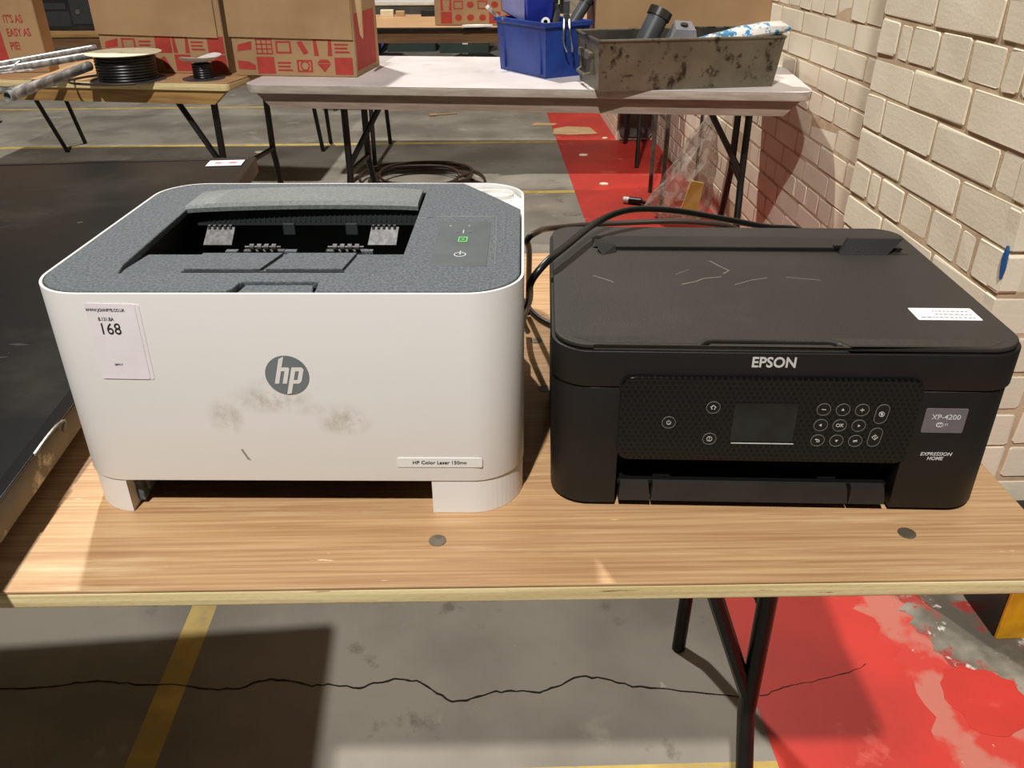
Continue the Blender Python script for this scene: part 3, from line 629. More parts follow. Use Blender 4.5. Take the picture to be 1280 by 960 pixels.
plate('scanner_lid', [lid_o], 0.1520, 0.1563, 'ep_lid', EP, bev=0.0014)
flat('lid_front_band', [(0.034, 0.0055), (0.114, 0.0055), (0.1195, 0.0125), (0.125, 0.0162), (0.125, 0.0175), (0.016, 0.0175)], 0.15625, 'ep_lid_front', EP, 0.0002)
flat('lid_front_band', [(0.232, 0.0055), (0.340, 0.0055), (0.3585, 0.0175), (0.221, 0.0175), (0.221, 0.0162), (0.2265, 0.0125)], 0.15625, 'ep_lid_front', EP, 0.0002)
MB().prism([(0.120, 0.003), (0.1255, 0.0115), (0.2205, 0.0115), (0.226, 0.003)], 0.150, 0.1542, 'z', bev=0.0012).build('lid_grip', 'ep_tray', EP)
# rear paper support
rs = MB(); rs.box(0.050, 0.352, 0.222, 0.226, 0.154, 0.1605, 0.0008)
rs.hexa([(0.052, 0.206, 0.156), (0.066, 0.213, 0.156), (0.066, 0.222, 0.156), (0.052, 0.220, 0.156)], [(0.044, 0.224, 0.1655), (0.066, 0.222, 0.162), (0.066, 0.227, 0.162), (0.046, 0.229, 0.1655)])
rs.hexa([(0.288, 0.213, 0.156), (0.335, 0.213, 0.156), (0.335, 0.220, 0.156), (0.288, 0.220, 0.156)], [(0.298, 0.222, 0.170), (0.352, 0.222, 0.170), (0.352, 0.227, 0.170), (0.298, 0.227, 0.170)])
rs.box(0.285, 0.300, 0.222, 0.227, 0.156, 0.163, 0.0008)
rs.build('rear_paper_support', 'ep_black', EP)
MB().box(0.044, 0.356, 0.228, 0.262, 0.1562, 0.1580, 0.0006).build('rear_feed_cover', 'ep_black', EP)
# control panel
pan = rrect(0.0565, 0.2945, 0.0525, 0.1305, 0.010, 8)
plate('panel_frame', [rrect(0.0553, 0.2957, 0.0513, 0.1317, 0.011, 8)], -0.0006, 0.003, 'ep_dark', EP, axis='y')
cp = plate('control_panel', [pan], -0.0034, 0.001, 'ep_gloss', EP, bev=0.0008, axis='y')
yF = -0.0036
plate('screen', [rrect(0.1480, 0.1985, 0.0725, 0.1085, 0.0008)], yF-0.0002, yF+0.0003, 'ep_screen', EP, axis='y')
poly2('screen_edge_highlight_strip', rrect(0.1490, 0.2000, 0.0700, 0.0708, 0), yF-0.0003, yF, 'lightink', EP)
def button(x, z, rx=0.0056, rz=0.0056, sym=None):
    b = thing('button', '', '', (x, yF, z), 0); b.parent = EP
    for k in ('label', 'category'): del b[k]
    if rz > rx:
        o_ = rrect(-rx, rx, -rz, rz, rx*0.999, 8); i_ = rrect(-rx+.00035, rx-.00035, -rz+.00035, rz-.00035, (rx-.00035)*0.999, 8)
        o_ = [(p+0.08*q, q) for p, q in o_]; i_ = [(p+0.08*q, q) for p, q in i_]
    else: o_ = ringpts(0, 0, rx, 28); i_ = ringpts(0, 0, rx-0.00035, 28)
    plate('button_ring', [o_, i_], -0.0003, 0.0001, 'ring', b, axis='y', smooth=False)
    plate('button_face', [i_], -0.0001, 0.0002, 'ep_dark', b, axis='y', smooth=False)
    s_ = MB(); y0, y1 = -0.0005, -0.0001; q = 0.0010
    def tri(a): return [(1.3*q*math.cos(a+k*2*PI/3), 1.3*q*math.sin(a+k*2*PI/3)) for k in range(3)]
    if sym == 'minus': s_.prism(rrect(-.0017, .0017, -.0002, .0002, 0), y0, y1, 'y')
    elif sym == 'plus': s_.prism(rrect(-.0016, .0016, -.0002, .0002, 0), y0, y1, 'y').prism(rrect(-.0002, .0002, -.0016, .0016, 0), y0, y1, 'y')
    elif sym == 'up': s_.prism(tri(PI/2), y0, y1, 'y')
    elif sym == 'down': s_.prism(tri(-PI/2), y0, y1, 'y')
    elif sym == 'left': s_.prism(tri(PI), y0, y1, 'y')
    elif sym == 'right': s_.prism(tri(0), y0, y1, 'y')
    elif sym == 'back': s_.prism([(-.0022, .0008), (-.0010, .0018), (-.0010, .0001)], y0, y1, 'y').prism([(-.001, .0006), (.0008, .0006), (.0016, .0001), (.0016, -.0010), (.0008, -.0014), (-.001, -.0014), (-.001, -.0010), (.0007, -.0010), (.0012, -.0007), (.0012, -.0001), (.0007, .0010), (-.001, .0010)], y0, y1, 'y')
    elif sym == 'swap': s_.prism([(-.0016, .0006), (.0008, .0006), (.0008, .0014), (.0018, .0004), (-.0016, .0003)], y0, y1, 'y').prism([(.0016, -.0006), (-.0008, -.0006), (-.0008, -.0014), (-.0018, -.0004), (.0016, -.0003)], y0, y1, 'y')
    elif sym == 'home': s_.prism([(-.0024, .0003), (0, .0023), (.0024, .0003), (.0020, .0), (0, .0017), (-.0020, 0)], y0, y1, 'y').prism([(-.0016, .0004), (-.0016, -.0016), (-.0005, -.0016), (-.0005, -.0012), (-.0012, -.0012), (-.0012, .0006)], y0, y1, 'y').prism([(.0016, .0004), (.0016, -.0016), (.0005, -.0016), (.0005, -.0012), (.0012, -.0012), (.0012, .0006)], y0, y1, 'y')
    elif sym == 'power':
        a_ = [(.0019*math.cos(math.radians(a)), .0019*math.sin(math.radians(a))) for a in range(125, 416, 15)]; i2 = [(.0015*math.cos(math.radians(a)), .0015*math.sin(math.radians(a))) for a in range(125, 416, 15)]
        for k in range(len(a_)-1): s_.prism([a_[k], a_[k+1], i2[k+1], i2[k]], y0, y1, 'y')
        s_.prism(rrect(-.0002, .0002, .0002, .0022, 0), y0, y1, 'y')
    elif sym in ('stop', 'help'):
        for k in range(20):
            a, c = 2*PI*k/20, 2*PI*(k+1)/20; s_.prism([(.0023*math.cos(a), .0023*math.sin(a)), (.0023*math.cos(c), .0023*math.sin(c)), (.0019*math.cos(c), .0019*math.sin(c)), (.0019*math.cos(a), .0019*math.sin(a))], y0, y1, 'y')
        if sym == 'stop': s_.prism([(-.0010, .0006), (0, .0011), (.0010, .0006), (.0006, -.001), (-.0006, -.001)], y0, y1, 'y')
    elif sym == 'start':
        for a_, b_, c_, d_ in (((0, .0026), (.0026, 0), (.0021, 0), (0, .0021)), ((.0026, 0), (0, -.0026), (0, -.0021), (.0021, 0)), ((0, -.0026), (-.0026, 0), (-.0021, 0), (0, -.0021)), ((-.0026, 0), (0, .0026), (0, .0021), (-.0021, 0))): s_.prism([a_, b_, c_, d_], y0, y1, 'y')
        s_.prism(rrect(-.0002, .0002, -.0010, .0010, 0), y0, y1, 'y')
    if sym not in ('ok', None): s_.build('symbol', 'lightink', b)
    if sym == 'ok': text('symbol', 'OK', 0.0044, (0, -0.0004, 0), 'lightink', b)
    if sym == 'help': text('symbol', '?', 0.0036, (0, -0.0004, 0), 'lightink', b)
    return b
for (x, z, s_) in ((0.1310, 0.104, 'home'), (0.0965, 0.0893, 'power'), (0.1310, 0.0742, 'help'), (0.2190, 0.1035, 'minus'), (0.2342, 0.1035, 'up'), (0.2494, 0.1035, 'plus'),
                   (0.2190, 0.0888, 'left'), (0.2342, 0.0888, 'ok'), (0.2494, 0.0888, 'right'), (0.2190, 0.0742, 'back'), (0.2342, 0.0742, 'down'), (0.2494, 0.0742, 'swap')): button(x, z, sym=s_)
button(0.2655, 0.1000, 0.0052, 0.0090, 'stop'); button(0.2645, 0.0780, 0.0052, 0.0090, 'start')
text('brand_name', 'EPSON', 0.0125, (0.1745, -0.0004, 0.1432), 'lightink', EP, bold=0.00028, sx=0.92)
bd = plate('model_badge', [rrect(0.3020, 0.3355, 0.0805, 0.1035, 0.0015)], -0.0001, 0.0006, 'badge', EP, bev=0.0002, axis='y')
bd.location = (0, 0.0004, 0)
text('badge_lettering', 'XP-4200', 0.0066, (0.3190, -0.0001, 0.0955), 'lightink', EP, sx=1.0, bold=0.00006)
plate('wifi_pill', [rrect(0.3125, 0.3185, 0.0862, 0.0905, 0.002)], -0.0004, 0.0001, 'lightink', EP, axis='y')
text('badge_lettering', 'Wi', 0.0036, (0.3156, -0.00055, 0.0884), 'ink', EP)
text('badge_lettering', 'Fi', 0.0038, (0.3208, -0.0002, 0.0884), 'lightink', EP)
text('series_lettering', 'EXPRESSION\nHOME', 0.0046, (0.3195, 0.0005, 0.0575), 'lightink', EP, shear=0.2, bold=0.00005, sx=1.0)
# tray opening
MB().box(0.0570, 0.2925, 0.030, 0.1585, 0.0080, 0.0540).build('tray_cavity', 'ep_dark', EP)
MB().box(0.0590, 0.2900, 0.010, 0.150, 0.0180, 0.0225, 0.0005).build('output_tray', 'ep_dark', EP)
for x0, x1, nm in ((0.0600, 0.0873, 'tray_front'), (0.0880, 0.2560, 'tray_front'), (0.2567, 0.2875, 'tray_front')):
    MB().hexa([(x0, -0.001, 0.0085), (x1, -0.001, 0.0085), (x1, 0.010, 0.0085), (x0, 0.010, 0.0085)], [(x0+.0015, 0.0025, 0.0228), (x1-.0015, 0.0025, 0.0228), (x1-.0015, 0.008, 0.0243), (x0+.0015, 0.008, 0.0243)]).build(nm, 'ep_tray', EP)
for x0 in (0.0905, 0.2330): MB().box(x0, x0+0.0155, 0.016, 0.0180, 0.0225, 0.0245, 0.0003).build('tray_clip', 'ring', EP)
# paper sticker on the lid
sx0, sy0 = 0.3050, 0.0555
plate('sticker', [rrect(sx0, sx0+0.0525, sy0, sy0+0.0245, 0.001)], 0.1562, 0.1566, 'paper', EP)
mb = MB(); rr = random.Random(2)
for row in range(3):
    x = sx0+(0.018 if row > 0 else 0.004)
    while x < sx0+0.048:
        L_ = rr.uniform(0.0015, 0.004); mb.box(x, x+L_, sy0+0.004+row*0.0065, sy0+0.0058+row*0.0065, 0.15655, 0.15668); x += L_+0.0009
mb.build('sticker_print', 'greyink', EP)
# scratches on the lid
def scratch(pts, wd, mt='dirt', par=EP, z=0.15632):
    mb = MB()
    for (a, b) in zip(pts, pts[1:]):
        d = Vector((b[0]-a[0], b[1]-a[1])); n = Vector((-d.y, d.x)).normalized()*wd/2
        mb.prism([(a[0]+n.x, a[1]+n.y), (b[0]+n.x*.8, b[1]+n.y*.8), (b[0]-n.x*.8, b[1]-n.y*.8), (a[0]-n.x, a[1]-n.y)], z, z+0.0001)
    mb.build('scratch', mt, par)
scratch([(0.120, 0.130), (0.135, 0.138), (0.142, 0.145), (0.160, 0.150)], 0.0007)
scratch([(0.163, 0.158), (0.170, 0.166), (0.163, 0.178), (0.156, 0.192)], 0.0007)
scratch([(0.040, 0.150), (0.052, 0.140), (0.058, 0.134)], 0.0006)
scratch([(0.118, 0.155), (0.132, 0.168)], 0.0004); scratch([(0.168, 0.130), (0.186, 0.142), (0.202, 0.148)], 0.0005); scratch([(0.22, 0.150), (0.25, 0.143)], 0.0004)

# ================================================================ CABLES ON THE NEAR TABLE
if 0: MB().tube([(0.392, 0.30, 0.02), (0.391, 0.22, 0.07), (0.390, 0.150, 0.142), (0.408, 0.150, 0.168), (0.430, 0.185, 0.170), (0.470, 0.255, 0.1725), (0.510, 0.290, 0.176), (0.560, 0.305, 0.172), (0.620, 0.325, 0.160), (0.680, 0.335, 0.148), (0.712, 0.325, 0.150), (0.735, 0.335, 0.12), (0.745, 0.36, 0.05), (0.74, 0.42, 0.006)], 0.0033, 10, smooth=6)
def cable(name, pts, r, mt, label, seg=10, cat='cable', group=None):
    return tag(MB().tube(pts, r, seg, smooth=6).build(name, mt, smooth=True), label, cat, group)
cable('power_cable', [(0.402, 0.34, 0.006), (0.395, 0.30, 0.04), (0.398, 0.22, 0.10), (0.3955, 0.150, 0.147), (0.410, 0.152, 0.166), (0.432, 0.190, 0.1685), (0.470, 0.258, 0.1700), (0.510, 0.290, 0.1735), (0.560, 0.305, 0.168), (0.620, 0.325, 0.152), (0.680, 0.340, 0.136), (0.725, 0.350, 0.128), (0.765, 0.370, 0.10), (0.775, 0.39, 0.05), (0.74, 0.43, 0.006)], 0.0036, 'cable', 'thick black power cable arching over the back of the black printer')
cable('power_cable', [(0.405, 0.40, 0.004), (0.4015, 0.30, 0.12), (0.398, 0.275, 0.146), (0.410, 0.285, 0.152), (0.430, 0.325, 0.143), (0.500, 0.345, 0.141), (0.600, 0.345, 0.141), (0.66, 0.35, 0.12), (0.67, 0.37, 0.03), (0.62, 0.42, 0.005)], 0.0034, 'brown_cable', 'brownish thinner cable running behind the black printer along its rear edge')
cable('data_cable', [(0.375, 0.53, 0.004), (0.388, 0.48, 0.004), (0.402, 0.442, 0.004), (0.413, 0.40, 0.004), (0.428, 0.371, 0.004), (0.455, 0.345, 0.004), (0.52, 0.34, 0.004)], 0.0032, 'cable', 'short black cable lying on the wood between the two printers')

# ================================================================ TELEVISION lying face up, left
TV = thing('television', 'large black flat television lying face up with dusty scratched screen', 'television', (-0.030, -0.062, 0.001), math.radians(3.4))
TW, TL = 0.80, 1.45; y0, y1 = -0.34, 1.135; zT = 0.052
MB().box(-0.62, -0.14, y0+0.2, y1-0.2, 0.0, 0.028, 0.008).build('back_housing', 'bezel', TV)
plate('casing', [rrect(-TW, 0, y0, y1, 0.006)], 0.022, zT-0.003, 'film', TV, bev=0.0015)
plate('bezel', [rrect(-TW, 0, y0, y1, 0.006), rrect(-TW+0.012, -0.012, y0+0.012, y1-0.012, 0.002)], zT-0.003, zT, 'bezel', TV, bev=0.0008)
MB().box(-TW+0.011, -0.011, y0+0.011, y1-0.011, zT-0.004, zT-0.0012).build('screen', 'tvglass', TV)
mb = MB(); mb.box(-0.084, -0.018, y1-0.066, y1-0.024, zT, zT+0.0005); mb.build('sticker', 'paper', TV)
MB().box(-0.070, -0.058, y1-0.050, y1-0.040, zT+0.0005, zT+0.0007).box(-0.044, -0.030, y1-0.050, y1-0.040, zT+0.0005, zT+0.0007).build('sticker_print', 'redink', TV)
MB().tube([(0.000, 0.075, zT-0.001), (0.001, 0.10, zT+0.0005), (0.002, 0.118, zT+0.0005), (0.0035, 0.132, zT-0.002), (0.0035, 0.124, zT-0.008)], 0.0016, 6, smooth=3).build('torn_film', 'filmtorn', TV)
rr = random.Random(8); mb = MB()
for k in range(16):
    x = rr.uniform(-0.6, -0.06); y = rr.uniform(0.15, 1.02); a = rr.uniform(-0.5, 0.4); L_ = rr.uniform(0.02, 0.06); s_ = rr.uniform(0.001, 0.004)
    d = Vector((math.cos(a), math.sin(a)))*L_; n = Vector((-d.y, d.x)).normalized()*s_
    mb.prism([(x, y), (x+d.x*.4+n.x, y+d.y*.4+n.y), (x+d.x, y+d.y), (x+d.x*.5-n.x, y+d.y*.5-n.y)], zT-0.0012, zT-0.0010)
o = mb.build('streak_marks', 'ep_dark', TV); o['kind'] = 'stuff'

# ================================================================ BACK TABLES' LOAD
AW = math.radians(-8.2)
def box_thing(name, label, cat, loc, rz, w_, d_, h_, mt='card', wall=None, open_top=False):
    t = thing(name, label, cat, loc, rz)
    MB().box(0, w_, 0, d_, 0, h_, 0.003, 1).build('carton', mt, t)
    return t
ICON = {
 'square': [[(0.04, 0.04), (0.96, 0.04), (0.96, 0.96), (0.04, 0.96)]],
 'gem': [[(0.15, 0.62), (0.85, 0.62), (0.5, 0.15)], [(0.15, 0.66), (0.85, 0.66), (0.7, 0.85), (0.3, 0.85)]],
 'letter': [[(0.1, 0.25), (0.85, 0.35), (0.9, 0.8), (0.15, 0.6)]],
 'case': [[(0.1, 0.15), (0.9, 0.15), (0.9, 0.25), (0.1, 0.25)], [(0.1, 0.72), (0.9, 0.72), (0.9, 0.82), (0.1, 0.82)], [(0.1, 0.25), (0.2, 0.25), (0.2, 0.72), (0.1, 0.72)], [(0.8, 0.25), (0.9, 0.25), (0.9, 0.72), (0.8, 0.72)]],
 'crate': [[(0.08, 0.1+0.25*k), (0.92, 0.1+0.25*k), (0.92, 0.17+0.25*k), (0.08, 0.17+0.25*k)] for k in range(4)]+[[(0.1+0.26*k, 0.1), (0.16+0.26*k, 0.1), (0.16+0.26*k, 0.92), (0.1+0.26*k, 0.92)] for k in range(4)],
 'bar': [[(0.2, 0.75), (0.45, 0.85), (0.75, 0.2), (0.5, 0.1)]],
 'curtain': [[(0.04, 0.04), (0.28, 0.04), (0.2, 0.85), (0.04, 0.96)], [(0.72, 0.04), (0.96, 0.04), (0.96, 0.96), (0.8, 0.85)], [(0.04, 0.86), (0.96, 0.86), (0.96, 0.96), (0.04, 0.96)]],
 'lens': [[(0.5+0.3*math.cos(k*PI/6), 0.5+0.26*math.sin(k*PI/6)) for k in range(12)]],
 'truck': [[(0.05, 0.3), (0.95, 0.25), (0.95, 0.5), (0.6, 0.7), (0.05, 0.75)]],
 'lines': [[(0.1, 0.2), (0.85, 0.2), (0.85, 0.3), (0.1, 0.3)], [(0.1, 0.4), (0.75, 0.4), (0.75, 0.5), (0.1, 0.5)], [(0.1, 0.6), (0.8, 0.6), (0.8, 0.7), (0.1, 0.7)]]}
def print_grid(parent, x0, z0, cw, ch, grid, y=-0.0008):
    mb = MB()
    for r_i, row in enumerate(grid):
        for c_i, k in enumerate(row):
            for pl in ICON.get(k, []):
                mb.prism([(x0+cw*(c_i+u), z0+ch*(r_i+v)) for u, v in pl], y, 0.0, 'y')
    return mb.build('red_print', 'redprint', parent)
# middle box
bxm = box_thing('cardboard_box', 'brown box with a red checkered print low on its front, behind the white table edge', 'box', (-0.515, 2.500, 0.0), AW-0.01, 0.435, 0.30, 0.60)
print_grid(bxm, 0.010, 0.006, 0.0695, 0.060, [['truck', 'square', 'lines', 'case', 'gem', 'square'], ['letter', 'crate', 'case', 'bar', 'curtain', 'lines']])
plate('lens_ring', [ringpts(0.254, 0.036, 0.017), ringpts(0.254, 0.036, 0.012)], -0.0012, 0.0, 'redprint', bxm, axis='y', smooth=False)
MB().prism([(-0.004, 0.128), (0.432, 0.121), (0.436, 0.60), (-0.002, 0.60)], -0.007, -0.003, 'y').build('front_flap', 'card', bxm)
MB().prism([(0.02, 0.02), (0.26, 0.02), (0.26, 0.20), (0.02, 0.20)], 0.4352, 0.4358, 'x').build('side_print', 'redprint', bxm)
MB().hexa([(0.452, 0.02, 0.135), (0.462, 0.015, 0.122), (0.463, 0.018, 0.122), (0.453, 0.023, 0.135)], [(0.437, 0.02, 0.335), (0.470, 0.015, 0.335), (0.470, 0.018, 0.335), (0.437, 0.023, 0.335)]).build('side_flap', 'card_light', bxm)
# left-middle box
bxa = box_thing('cardboard_box', 'brown box with a folded-down flap behind the two cable reels', 'box', (-1.015, 2.625, 0.0), math.radians(-11), 0.475, 0.14, 0.60)
print_grid(bxa, 0.012, 0.006, 0.066, 0.060, [['square', 'lines', 'square', 'bar', 'square', 'case', 'square'], ['letter', 'case', 'lines', 'square', 'curtain', 'lines', 'square']])
MB().prism([(-0.003, 0.128), (0.455, 0.120), (0.455, 0.60), (-0.003, 0.60)], -0.007, -0.003, 'y').build('front_flap', 'card', bxa)
# far-left box with lettering
bxl = box_thing('cardboard_box', "leftmost brown box lettered IT'S AS EASY AS PIE in red", 'box', (-1.645, 2.60, 0.0), math.radians(3), 0.43, 0.09, 0.60)
MB().prism([(0.02, 0.01), (0.303, 0.01), (0.293, 0.26), (0.02, 0.26)], -0.001, 0.0, 'y').build('red_print', 'redprint', bxl)
for k, tx in enumerate(("IT'S AS", 'EASY AS', 'PIE!')):
    text('lettering', tx, 0.036, (0.318, -0.0012, 0.178-0.044*k), 'redprint', bxl, align='LEFT', sx=0.62, bold=0.0006)
# reels
def reel(label, loc, rf, rc, h, flange_mat, turns, bent=False):
    t = thing('cable_reel', label, 'reel', loc, random.uniform(0, 1), None)
    MB().lathe([(0.0, 0.0), (rf, 0.0), (rf, 0.003), (0.0, 0.003)]).build('bottom_disc', 'rubber', t, smooth=True)
    mb = MB()
    for k in range(turns): 
        z = 0.003+(h-0.006)*(k+0.5)/turns; r_ = (h-0.006)/turns/2*1.05
        mb.lathe([(rc-r_+r_*math.cos(a), z+r_*math.sin(a)) for a in [j*PI/4 for j in range(9)]], seg=36)
    mb.build('wound_cable', 'cable', t, smooth=True)
    MB().lathe([(rc*0.95, 0.003), (rc*0.95, h-0.003)]).build('core', 'cable', t)
    if not bent: MB().lathe([(0.012, h-0.002), (rf, h-0.002), (rf, h), (0.012, h), (0.012, h-0.002)]).build('top_disc', flange_mat, t, smooth=True)
    else:
        mb = MB(); n = 28; rings = []
        for q in (0.0, 0.35, 0.7, 1.0):
            ring = []
            for k in range(n):
                a = 2*PI*k/n; x = rf*q*math.cos(a); y = rf*q*math.sin(a); z = h+0.34*abs(x)*abs(x)/rf*1.0-0.30*y*max(0, -y/rf)
                ring.append((x, y, z))
            rings.append(ring)
        V = [[mb.bm.verts.new(p) for p in r_] for r_ in rings[1:]]; c0 = mb.bm.verts.new((0, 0, h)); V2 = [[mb.bm.verts.new((p[0], p[1], p[2]+0.0012)) for p in r_] for r_ in rings[1:]]; c1 = mb.bm.verts.new((0, 0, h+0.0012))
        for A, c in ((V, c0), (V2, c1)):
            for k in range(n): mb.bm.faces.new((c, A[0][k], A[0][(k+1) % n]))
            for a, b in zip(A, A[1:]):
                for k in range(n): mb.bm.faces.new((a[k], b[k], b[(k+1) % n], a[(k+1) % n]))
        for k in range(n): mb.bm.faces.new((V[2][k], V2[2][k], V2[2][(k+1) % n], V[2][(k+1) % n]))
        mb.build('top_disc', flange_mat, t, smooth=True)
    return t
reel('large reel of black cable with a cream top disc', (-0.865, 2.440, 0), 0.122, 0.098, 0.088, 'reel_card', 9)
reel('small cable reel with a bent white top disc', (-0.612, 2.445, 0), 0.070, 0.034, 0.052, 'white', 6, bent=True)
cable('loose_cable', [(-0.80, 2.318, 0.004), (-0.88, 2.305, 0.004), (-0.98, 2.325, 0.004), (-1.04, 2.37, 0.004), (-1.05, 2.43, 0.004), (-1.02, 2.50, 0.004), (-0.995, 2.52, 0.004)], 0.004, 'brown_cable', 'loose end of cable curling left of the large cable reel')
# aluminium tubes
def alu(p0, p1, r, label, ri=None, fit=True):
    t = thing('metal_tube', label, 'tube', p0, 0, 'aluminium tubes lying on the wooden table')
    d = Vector(p1)-Vector(p0)
    MB().pipe((0, 0, 0), d, r, ri or r*0.7).build('tube', 'alu', t, smooth=True)
    if fit: MB().pipe(d.normalized()*0.02, d.normalized()*0.10, r*1.14, r*1.001).build('end_collar', 'alu', t, smooth=True)
alu((-1.048, 1.99, 0.022), (-0.972, 2.40, 0.050), 0.0155, 'thickest aluminium tube in front, its open end over the table edge')
alu((-1.40, 2.20, 0.045), (-1.005, 2.56, 0.090), 0.0105, 'thin aluminium tube lying rearmost against the lettered box', fit=False)
alu((-1.40, 2.03, 0.042), (-0.990, 2.48, 0.074), 0.012, 'middle aluminium tube between the thick tube and the rear tube', fit=False)
alu((-1.30, 1.97, 0.011), (-1.03, 2.28, 0.016), 0.010, 'short aluminium tube lying left of the thick tube', fit=False)
alu((-1.094, 1.99, -0.052), (-1.20, 2.06, 0.12), 0.011, 'aluminium tube leaning down over the table edge, open end forward')
alu((-1.110, 1.99, -0.090), (-1.26, 2.02, -0.02), 0.010, 'lowest aluminium tube end poking out under the table edge', fit=False)
lv = thing('metal_bracket', 'thin metal plate bracket lying across the aluminium tubes', 'bracket', (-1.14, 2.17, 0.062), math.radians(40))
MB().box(-0.09, 0.09, -0.02, 0.02, 0.0, 0.003, 0.001).build('plate', 'alu', lv)
MB().tube([(-0.02, 0.0, 0.006), (0.03, 0.0, 0.008), (0.045, 0.01, 0.02), (0.06, 0.02, 0.026)], 0.003, 6, smooth=3).build('lever', 'alu', lv)

# blue bin with tools
BN = thing('storage_bin', 'blue plastic bin full of tools on the white table', 'bin', (0.560, 2.362, 0), math.radians(31))
def tapered_bin(w_, d_, h_, fl_, th, name, mt, parent, z=0.0):
    mb = MB(); f = fl_
    def loop(o, zz, s): return [(-f*s+o, -f*s+o, zz), (w_+f*s-o, -f*s+o, zz), (w_+f*s-o, d_+f*s-o, zz), (-f*s+o, d_+f*s-o, zz)]
    L0 = loop(0, z, 0); L1 = loop(0, z+h_, 1); L1b = loop(th, z+h_, 1); L0b = loop(th, z+th, 0)
    V = [[mb.bm.verts.new(p) for p in L_] for L_ in (L0, L1, L1b, L0b)]
    for a, b in zip(V, V[1:]):
        for k in range(4): mb.bm.faces.new((a[k], a[(k+1) % 4], b[(k+1) % 4], b[k]))
    mb.bm.faces.new(V[0][::-1]); mb.bm.faces.new(V[3])
    return mb.build(name, mt, parent)
tapered_bin(0.165, 0.285, 0.175, 0.010, 0.004, 'bin_body', 'blue', BN)
MB().box(-0.016, 0.181, -0.017, -0.008, 0.160, 0.176, 0.002).box(-0.017, -0.008, -0.016, 0.30, 0.160, 0.176, 0.002).box(0.173, 0.182, -0.016, 0.30, 0.160, 0.176, 0.002).build('bin_rim', 'blue', BN)
for q in ((-0.008, -0.003, 0.02, 0.035), (-0.008, -0.003, 0.245, 0.26)): MB().box(q[0], q[1], q[2], q[3], 0.01, 0.165, 0.002).build('bin_rib', 'blue', BN)
sb = thing('storage_bin', 'smaller bright blue bin tipped inside the blue tool bin', 'bin', (0.505, 2.475, 0.155), math.radians(40)); sb.rotation_euler = (math.radians(14), math.radians(-10), math.radians(30))
tapered_bin(0.10, 0.16, 0.09, 0.006, 0.003, 'bin_body', 'blue2', sb)
MB().box(-0.0075, -0.006, 0.01, 0.15, 0.01, 0.085).build('side_label', 'lav', sb)
def ld(p): # bin-local to world
    return tuple(BN.matrix_basis @ Vector(p))
t = thing('pipe_fitting', 'short pale pipe end pointing at the viewer from the blue bin', 'pipe', (0.560, 2.395, 0.175))
MB().pipe((0, 0, 0), (0.02, 0.12, -0.03), 0.014, 0.007).build('pipe', 'rubber', t, smooth=True); MB().pipe((-0.0003, -0.003, 0.0008), (0.0005, 0.003, -0.0008), 0.0145, 0.007).build('rim', 'white', t, smooth=True)
t = thing('pliers', 'chrome-handled pliers hooked over the rim of the blue bin', 'pliers', (0.628, 2.370, 0.170))
for s_ in (-1, 1):
    MB().tube([(0.004*s_, 0.03, 0.050), (0.008*s_, 0.006, 0.020), (0.010*s_, -0.012, -0.02), (0.013*s_+0.004, -0.010, -0.055), (0.009*s_+0.012, -0.004, -0.085)], 0.0038, 6, smooth=4).build('handle', 'chrome', t, smooth=True)
MB().cyl((0, -0.002, 0.022), (0, 0.012, 0.024), 0.010, 14).box(-0.010, 0.010, 0.01, 0.03, 0.02, 0.07, 0.003).build('jaw', 'rubber', t)
t = thing('pipe_fitting', 'dark flared tube standing out of the right side of the blue bin', 'pipe', (0.655, 2.50, 0.150))
MB().pipe((0, 0, 0), (0.055, 0.02, 0.080), 0.020, 0.016).pipe((0.050, 0.018, 0.073), (0.060, 0.022, 0.088), 0.023, 0.016).build('tube', 'rubber', t, smooth=True)
t = thing('metal_rod', 'thin metal rod sticking out left of the blue bin', 'rod', (0.455, 2.60, 0.13))
MB().cyl((0, 0, 0), (-0.085, 0.0, 0.075), 0.006, 10).build('rod', 'alu', t, smooth=True)
MB().cyl((-0.083, 0.0, 0.0735), (-0.090, 0.0, 0.080), 0.0072, 10).build('tip', 'white', t, smooth=True)
t = thing('spray_can', 'black capped tool standing at the back of the blue bin', 'tool', (0.60, 2.56, 0.06))
MB().lathe([(0, 0), (0.022, 0), (0.022, 0.13), (0.014, 0.145), (0.014, 0.16), (0, 0.16)], seg=18).build('body', 'rubber', t, smooth=True)
MB().lathe([(0.014, 0.16), (0.015, 0.163), (0.015, 0.175), (0, 0.177)], seg=18).build('cap', 'darkmon', t, smooth=True)
t = tag(MB().tube([(-0.06, 0.02, 0.03), (0.0, 0.0, 0.012), (0.05, 0.0, 0.045)], 0.012, 8, smooth=4).build('rubber_hose', 'rubber', smooth=True, loc=(0.48, 2.55, 0.14)), 'black bent hose in the left back of the blue bin', 'hose')

